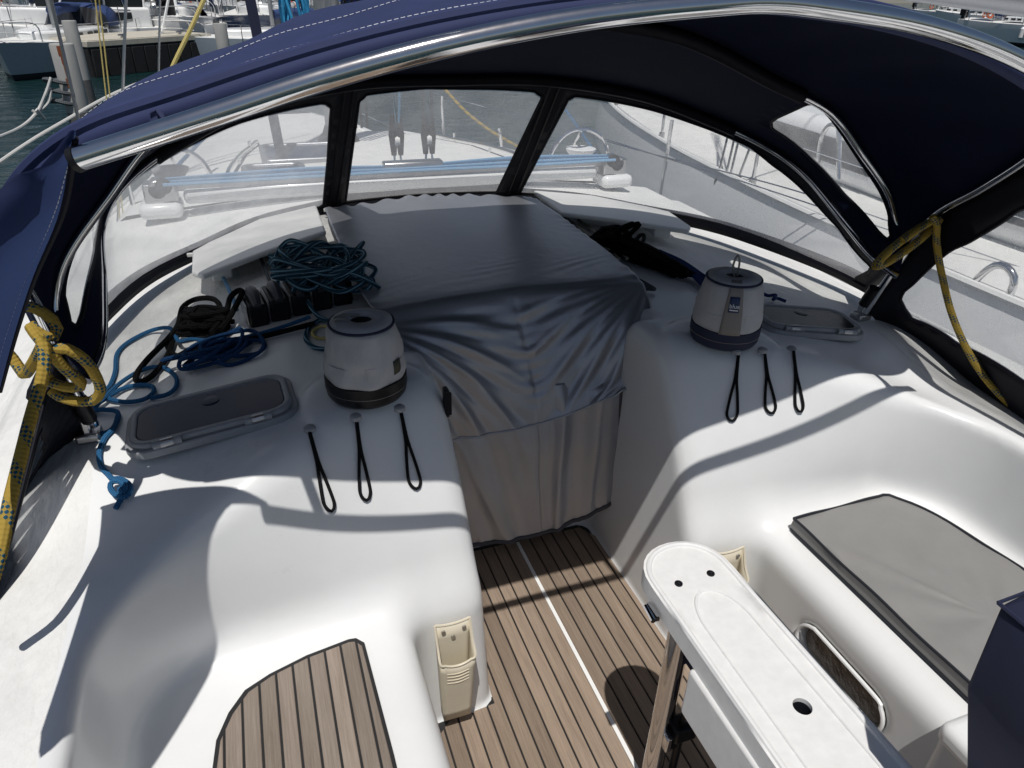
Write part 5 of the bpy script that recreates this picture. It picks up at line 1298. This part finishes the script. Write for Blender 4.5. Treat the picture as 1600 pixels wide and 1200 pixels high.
# ------------------------------------------------------------------ marina: boats
def hull_mesh(L_, Bm, fb, sh=.25):
    st = np.linspace(0, 1, 22); G = np.zeros((22, 9, 3))
    for i, s in enumerate(st):
        w_ = Bm / 2 * (math.sin(math.pi * min(1, .30 + .62 * s) ) ** .7 if s < .55 else max(0, 1 - ((s - .55) / .45) ** 2.2)) if s < 1 else 0
        w_ = Bm / 2 * min(1, .78 + .5 * s) if s < .45 else Bm / 2 * max(0.0, 1 - ((s - .45) / .55) ** 2.3)
        z = fb + sh * (s - .4) ** 2 * 2.2
        for j, (k, zz, rk) in enumerate(((1, z, 0), (.995, z * .9, .1), (.97, z * .55, .35), (.92, .22, .7), (.90, .10, .8), (.72, -.3, 1), (.45, -.45, 1.0), (.2, -.5, 1.0), (0, -.5, 1.0))):
            G[i, j] = (w_ * k, (s - .5) * L_ - rk * .6 * max(0, s - .8) / .2, zz)
    return G
def sym(G):
    M_ = G.copy(); M_[..., 0] *= -1; return MB().grid(G, flip=False).grid(M_, flip=True)
def sailboat(label, L_=11.0, Bm=3.6, fb=1.15, hullm=None, can=None):
    t = thing('moored_yacht', label, 'yacht', (0, 0, -.6), 'yachts moored across the harbour')
    G = hull_mesh(L_, Bm, fb)
    obj('hull', sym(G[:, 0:4]), hullm or hull_w, t, ang=180); obj('boot_stripe', sym(G[:, 3:]), boot, t, ang=180)
    dk = np.stack([G[:, 0], G[:, 0] * np.array([.5, 1, 1]) + np.array([0, 0, .04]), G[:, 0] * np.array([0, 1, 1]) + np.array([0, 0, .06])], 1); obj('deck', sym(dk[:, ::-1]), nonskid, t, ang=180)
    z0 = fb
    cp2 = [(-.3, 3.2), (-.75, 2.4), (-1.05, .8), (-1.1, -1.4), (1.1, -1.4), (1.05, .8), (.75, 2.4), (.3, 3.2)]
    obj('coachroof', MB().prism(cp2, z0 - .05, z0 + .42), hull_w, t, bevel=.1, seg=3)
    for s in (-1, 1):
        for yv, xv in ((-.9, 1.095), (-.1, 1.08), (.6, 1.06), (1.3, .96)): obj('cabin_window', MB().box((s * xv, yv, z0 + .2), (.03, .5, .16), np.array(Matrix.Rotation(s * (.0 if yv < .5 else .16), 3, 'Z'))), darkwin, t, bevel=.02)
        obj('rail_wire', MB().tube([(s * Bm * .47, -4.8, z0 + .65), (s * Bm * .49, -1, z0 + .62), (s * Bm * .42, 2.2, z0 + .66), (s * .35, 5.0, z0 + .8)], .012, 5, res=.5), steel, t)
        for yv, xv in ((-4.8, .46), (-2.8, .48), (-.8, .49), (1.2, .46), (2.8, .37)): obj('rail_post', MB().tube([(s * Bm * xv, yv, z0 - .02), (s * Bm * xv, yv, z0 + .65)], .018, 6, sm=False), steel, t)
        obj('fender', MB().tube([(s * Bm * .52, -.6, z0 - .1), (s * Bm * .52, -.6, z0 - .2), (s * Bm * .52, -.6, z0 - .65), (s * Bm * .52, -.6, z0 - .75)], [.03, .12, .12, .03], 10, sm=False), rubber, t)
    obj('pulpit', MB().tube([(-.75, 3.9, z0 + .1), (-.72, 4.1, z0 + .75), (-.3, 5.35, z0 + .85), (.3, 5.35, z0 + .85), (.72, 4.1, z0 + .75), (.75, 3.9, z0 + .1)], .024, 8, res=.15), white_pl, t)
    obj('pulpit_midrail', MB().tube([(-.6, 4.3, z0 + .42), (-.2, 5.25, z0 + .5), (.2, 5.25, z0 + .5), (.6, 4.3, z0 + .42)], .018, 6, res=.2), white_pl, t)
    obj('mast', MB().tube([(0, .9, z0 + .3), (0, .9, 15.5)], .085, 10, sm=False), mastm, t)
    for sx in (-1, 1): obj('shroud', MB().tube([(sx * Bm * .45, .7, z0), (0, .9, 14.5)], .012, 5, sm=False), steel_dull, t)
    obj('forestay', MB().tube([(0, 5.3, z0 + .2), (0, .95, 14.8)], .05, 6, sm=False), hull_w, t)
    obj('sail_cover', MB().tube([(0, .8, z0 + 1.05), (0, -.5, z0 + 1.15), (0, -3.4, z0 + 1.0)], [.22, .20, .10], 10), can or bluecan, t)
    hd = cr([(-1.15, 0, 0), (-1.1, 0, .5), (-.8, 0, .78), (0, 0, .9), (.8, 0, .78), (1.1, 0, .5), (1.15, 0, 0)], 15)
    HG = np.stack([hd * np.array([1, 0, k]) + np.array([0, yv, z0 + .38]) for yv, k in ((-.9, .12), (-1.3, .85), (-2.0, 1.0), (-2.5, .98))], 1)
    obj('sprayhood_canvas', MB().grid(HG[:, 1:]), can or bluecan, t, ang=180, solid=.02); obj('sprayhood_window', MB().grid(HG[:, :2]), darkwin, t, ang=180)
    bm_ = cr([(-1.25, 0, 0), (-1.2, 0, 1.2), (0, 0, 1.55), (1.2, 0, 1.2), (1.25, 0, 0)], 15)
    BG = np.stack([bm_[2:-2] + np.array([0, yv, z0 + .55]) for yv in (-3.0, -4.4)], 1); obj('bimini', MB().grid(BG), can or bluecan, t, ang=180, solid=.03)
    for yv in (-3.0, -4.4): obj('bimini_bow', MB().tube(bm_ + np.array([0, yv, z0 + .3]), .02, 6, res=.2), steel, t)
    obj('wheel', MB().tube([(.5 * math.cos(a), -3.9, z0 + .7 + .5 * math.sin(a)) for a in np.linspace(0, 2 * np.pi, 16)], .025, 6), steel, t)
    obj('pushpit', MB().tube([(-1.5, -4.6, z0), (-1.5, -4.8, z0 + .65), (-1.2, -5.3, z0 + .68), (1.2, -5.3, z0 + .68), (1.5, -4.8, z0 + .65), (1.5, -4.6, z0)], .022, 8, res=.2), steel, t)
    obj('outboard_motor', MB().box((1.15, -5.4, z0 + .5), (.28, .4, .42)).box((1.15, -5.42, z0 + .1), (.14, .2, .5)), blackp, t, bevel=.05)
    obj('life_ring', MB().tube([(-1.1 + .0, -5.36 + 0, z0 + .42)] + [(-1.1 + .24 * math.cos(a), -5.36, z0 + .42 + .24 * math.sin(a)) for a in np.linspace(0, 2 * np.pi, 14)][1:], .05, 6), orange, t)
    return t
def motorboat(label):
    t = thing('motor_yacht', label, 'motor yacht', (0, 0, -.6), 'motor yachts moored across the harbour')
    G = hull_mesh(11.5, 3.8, 1.25, .4)
    obj('hull', sym(G[:, 0:4]), hull_w, t, ang=180); obj('boot_stripe', sym(G[:, 3:]), boot, t, ang=180)
    dk = np.stack([G[:, 0], G[:, 0] * np.array([0, 1, 1]) + np.array([0, 0, .06])], 1); obj('deck', sym(dk[:, ::-1]), nonskid, t, ang=180)
    obj('superstructure', MB().prism([(-.5, 3.2), (-1.35, 1.6), (-1.5, -2.4), (1.5, -2.4), (1.35, 1.6), (.5, 3.2)], 1.2, 2.05), hull_w, t, bevel=.12, seg=3)
    obj('wheelhouse_windows', MB().prism([(-.45, 1.85), (-1.2, 1.1), (-1.32, -2.2), (1.32, -2.2), (1.2, 1.1), (.45, 1.85)], 2.05, 2.75), darkwin, t)
    for a, b in (((-.45, 1.87), (-.4, 1.6)), ((.45, 1.87), (.4, 1.6)), ((-1.22, 1.12), (-1.15, .9)), ((1.22, 1.12), (1.15, .9)), ((-1.3, -.6), (-1.25, -.6)), ((1.3, -.6), (1.25, -.6)), ((-1.34, -2.2), (-1.3, -2.2)), ((1.34, -2.2), (1.3, -2.2))):
        obj('window_pillar', MB().tube([(a[0], a[1], 2.0), (b[0], b[1] - .1, 2.8)], .045, 6, sm=False), hull_w, t)
    obj('hardtop', MB().prism([(-.4, 1.9), (-1.3, 1.2), (-1.5, -3.6), (1.5, -3.6), (1.3, 1.2), (.4, 1.9)], 2.76, 2.92), hull_w, t, bevel=.06, seg=3)
    for s in (-1, 1):
        obj('bow_rail', MB().tube([(s * 1.75, -1.5, 1.95), (s * 1.7, 2, 2.05), (s * .9, 4.6, 2.15), (0, 5.5, 2.2)], .025, 6, res=.3), steel, t)
        for yv, xv in ((-1, 1.74), (1, 1.72), (3, 1.4), (4.6, .88)): obj('rail_post', MB().tube([(s * xv, yv, 1.3), (s * xv, yv, 2.1)], .02, 6, sm=False), steel, t)
        obj('side_window', MB().box((s * 1.47, -.4, 1.7), (.04, 2.4, .32)), darkwin, t, bevel=.03)
    obj('aft_canopy', MB().box((0, -3.6, 2.0), (2.8, .06, 1.5)), greycan, t); obj('swim_platform', MB().box((0, -6.1, .35), (3.0, .9, .12)), pont_t, t)
    obj('radar_dome', MB().lathe([(.28, 2.95), (.3, 3.05), (.2, 3.2), (.02, 3.22)], (0, -1.5, 0), n=18), white_pl, t)
    return t
def place(o, p, hd):
    o.location = (p[0], p[1], -.6); o.rotation_euler = (0, 0, math.atan2(-hd[0], hd[1]))
b1 = sailboat('grey hulled yacht with a white pulpit, bow towards the rusty piling', hullm=hull_g)
st_ = atz(18, 128, -.6); hd = np.array([-.22, -.97]); hd /= np.linalg.norm(hd); place(b1, st_[:2] - hd * 3.85, hd); b1.scale = (.74, .74, .66)
mb1 = motorboat('white motor yacht with large dark wheelhouse windows behind the grey hulled yacht')
c_ = atz(135, 97, -.6); place(mb1, c_[:2] + np.array([0, 1.5]), np.array([-.9, -.35])); mb1.scale = (.72, .72, .72)
c_ = atz(395, 104, -.6); b3 = dup(b1, (c_[0] + 1.5, c_[1] + 2.0, -.6), math.radians(112), 'grey hulled yacht with a navy sprayhood and a navy bimini behind the thick black stay', scale=(.8, .8, .62))
c_ = atz(285, 88, -.6); b4 = dup(b1, (c_[0], c_[1] + 3.6, -.6), math.radians(8), 'white yacht lying stern on beyond the black pontoon, outboard motor on its rail', scale=(.66, .66, .6), remat={hull_g: hull_w})
FARLAB = 'white yacht with a blue sail cover in the rows of boats across the harbour'
r0 = random.Random(4); n = 0
def far_boat(x, y):
    global n
    k = r0.random(); remat = {}
    cols = [(hull_w, bluecan, 'white hulled yacht with blue canvas in the crowded rows across the harbour'), (hull_w, greycan, 'white hulled yacht with grey canvas in the crowded rows across the harbour'), (hull_b, creamcan, 'dark blue hulled yacht with sand canvas in the crowded rows across the harbour'), (hull_w, creamcan, 'white hulled yacht with sand canvas in the crowded rows across the harbour')]
    if k < .14:
        dup(mb1, (x, y, -.6), math.radians(r0.choice((0, 180)) + r0.uniform(-8, 8)), 'white motor yacht in the crowded rows across the harbour', scale=(.8, .8, .8)); return
    hm, cm, lb = cols[r0.choice((0, 0, 0, 1, 1, 2, 3))]
    remat = {hull_g: hm, bluecan: cm}; s = r0.uniform(.62, 1.0)
    dup(b1, (x, y, -.6), math.radians(r0.choice((0, 180, 180)) + r0.uniform(-7, 7)), lb, scale=(s, s, s), remat=remat)
for y0, sp in ((33, 3.3), (43, 3.6), (55, 4.0), (74, 4.8), (98, 6.0)):
    x = -.27 * y0
    while x < .42 * y0:
        far_boat(x + r0.uniform(-.3, .3), y0 + r0.uniform(-1, 1)); x += sp
# boats to starboard, seen past the sprayhood's shoulder
for px, py in ((1500, 40), (1545, 48), (1590, 55), (1640, 75), (1520, 30), (1570, 34), (1620, 45)):
    c_ = atz(px, py, -.6); far_boat(c_[0], c_[1])

p = atx(697, 628, -.338)
t = thing('door_slide', 'small black upright fitting on the companionway side beside the plain winch', 'fitting', (-.338, p[1], p[2]))
obj('slide_body', MB().box((0, 0, 0), (.014, .03, .085)), blackp, t, bevel=.004)
obj('slide_lip', MB().box((.004, -.012, 0), (.016, .008, .07)), navy_dark, t, bevel=.002)
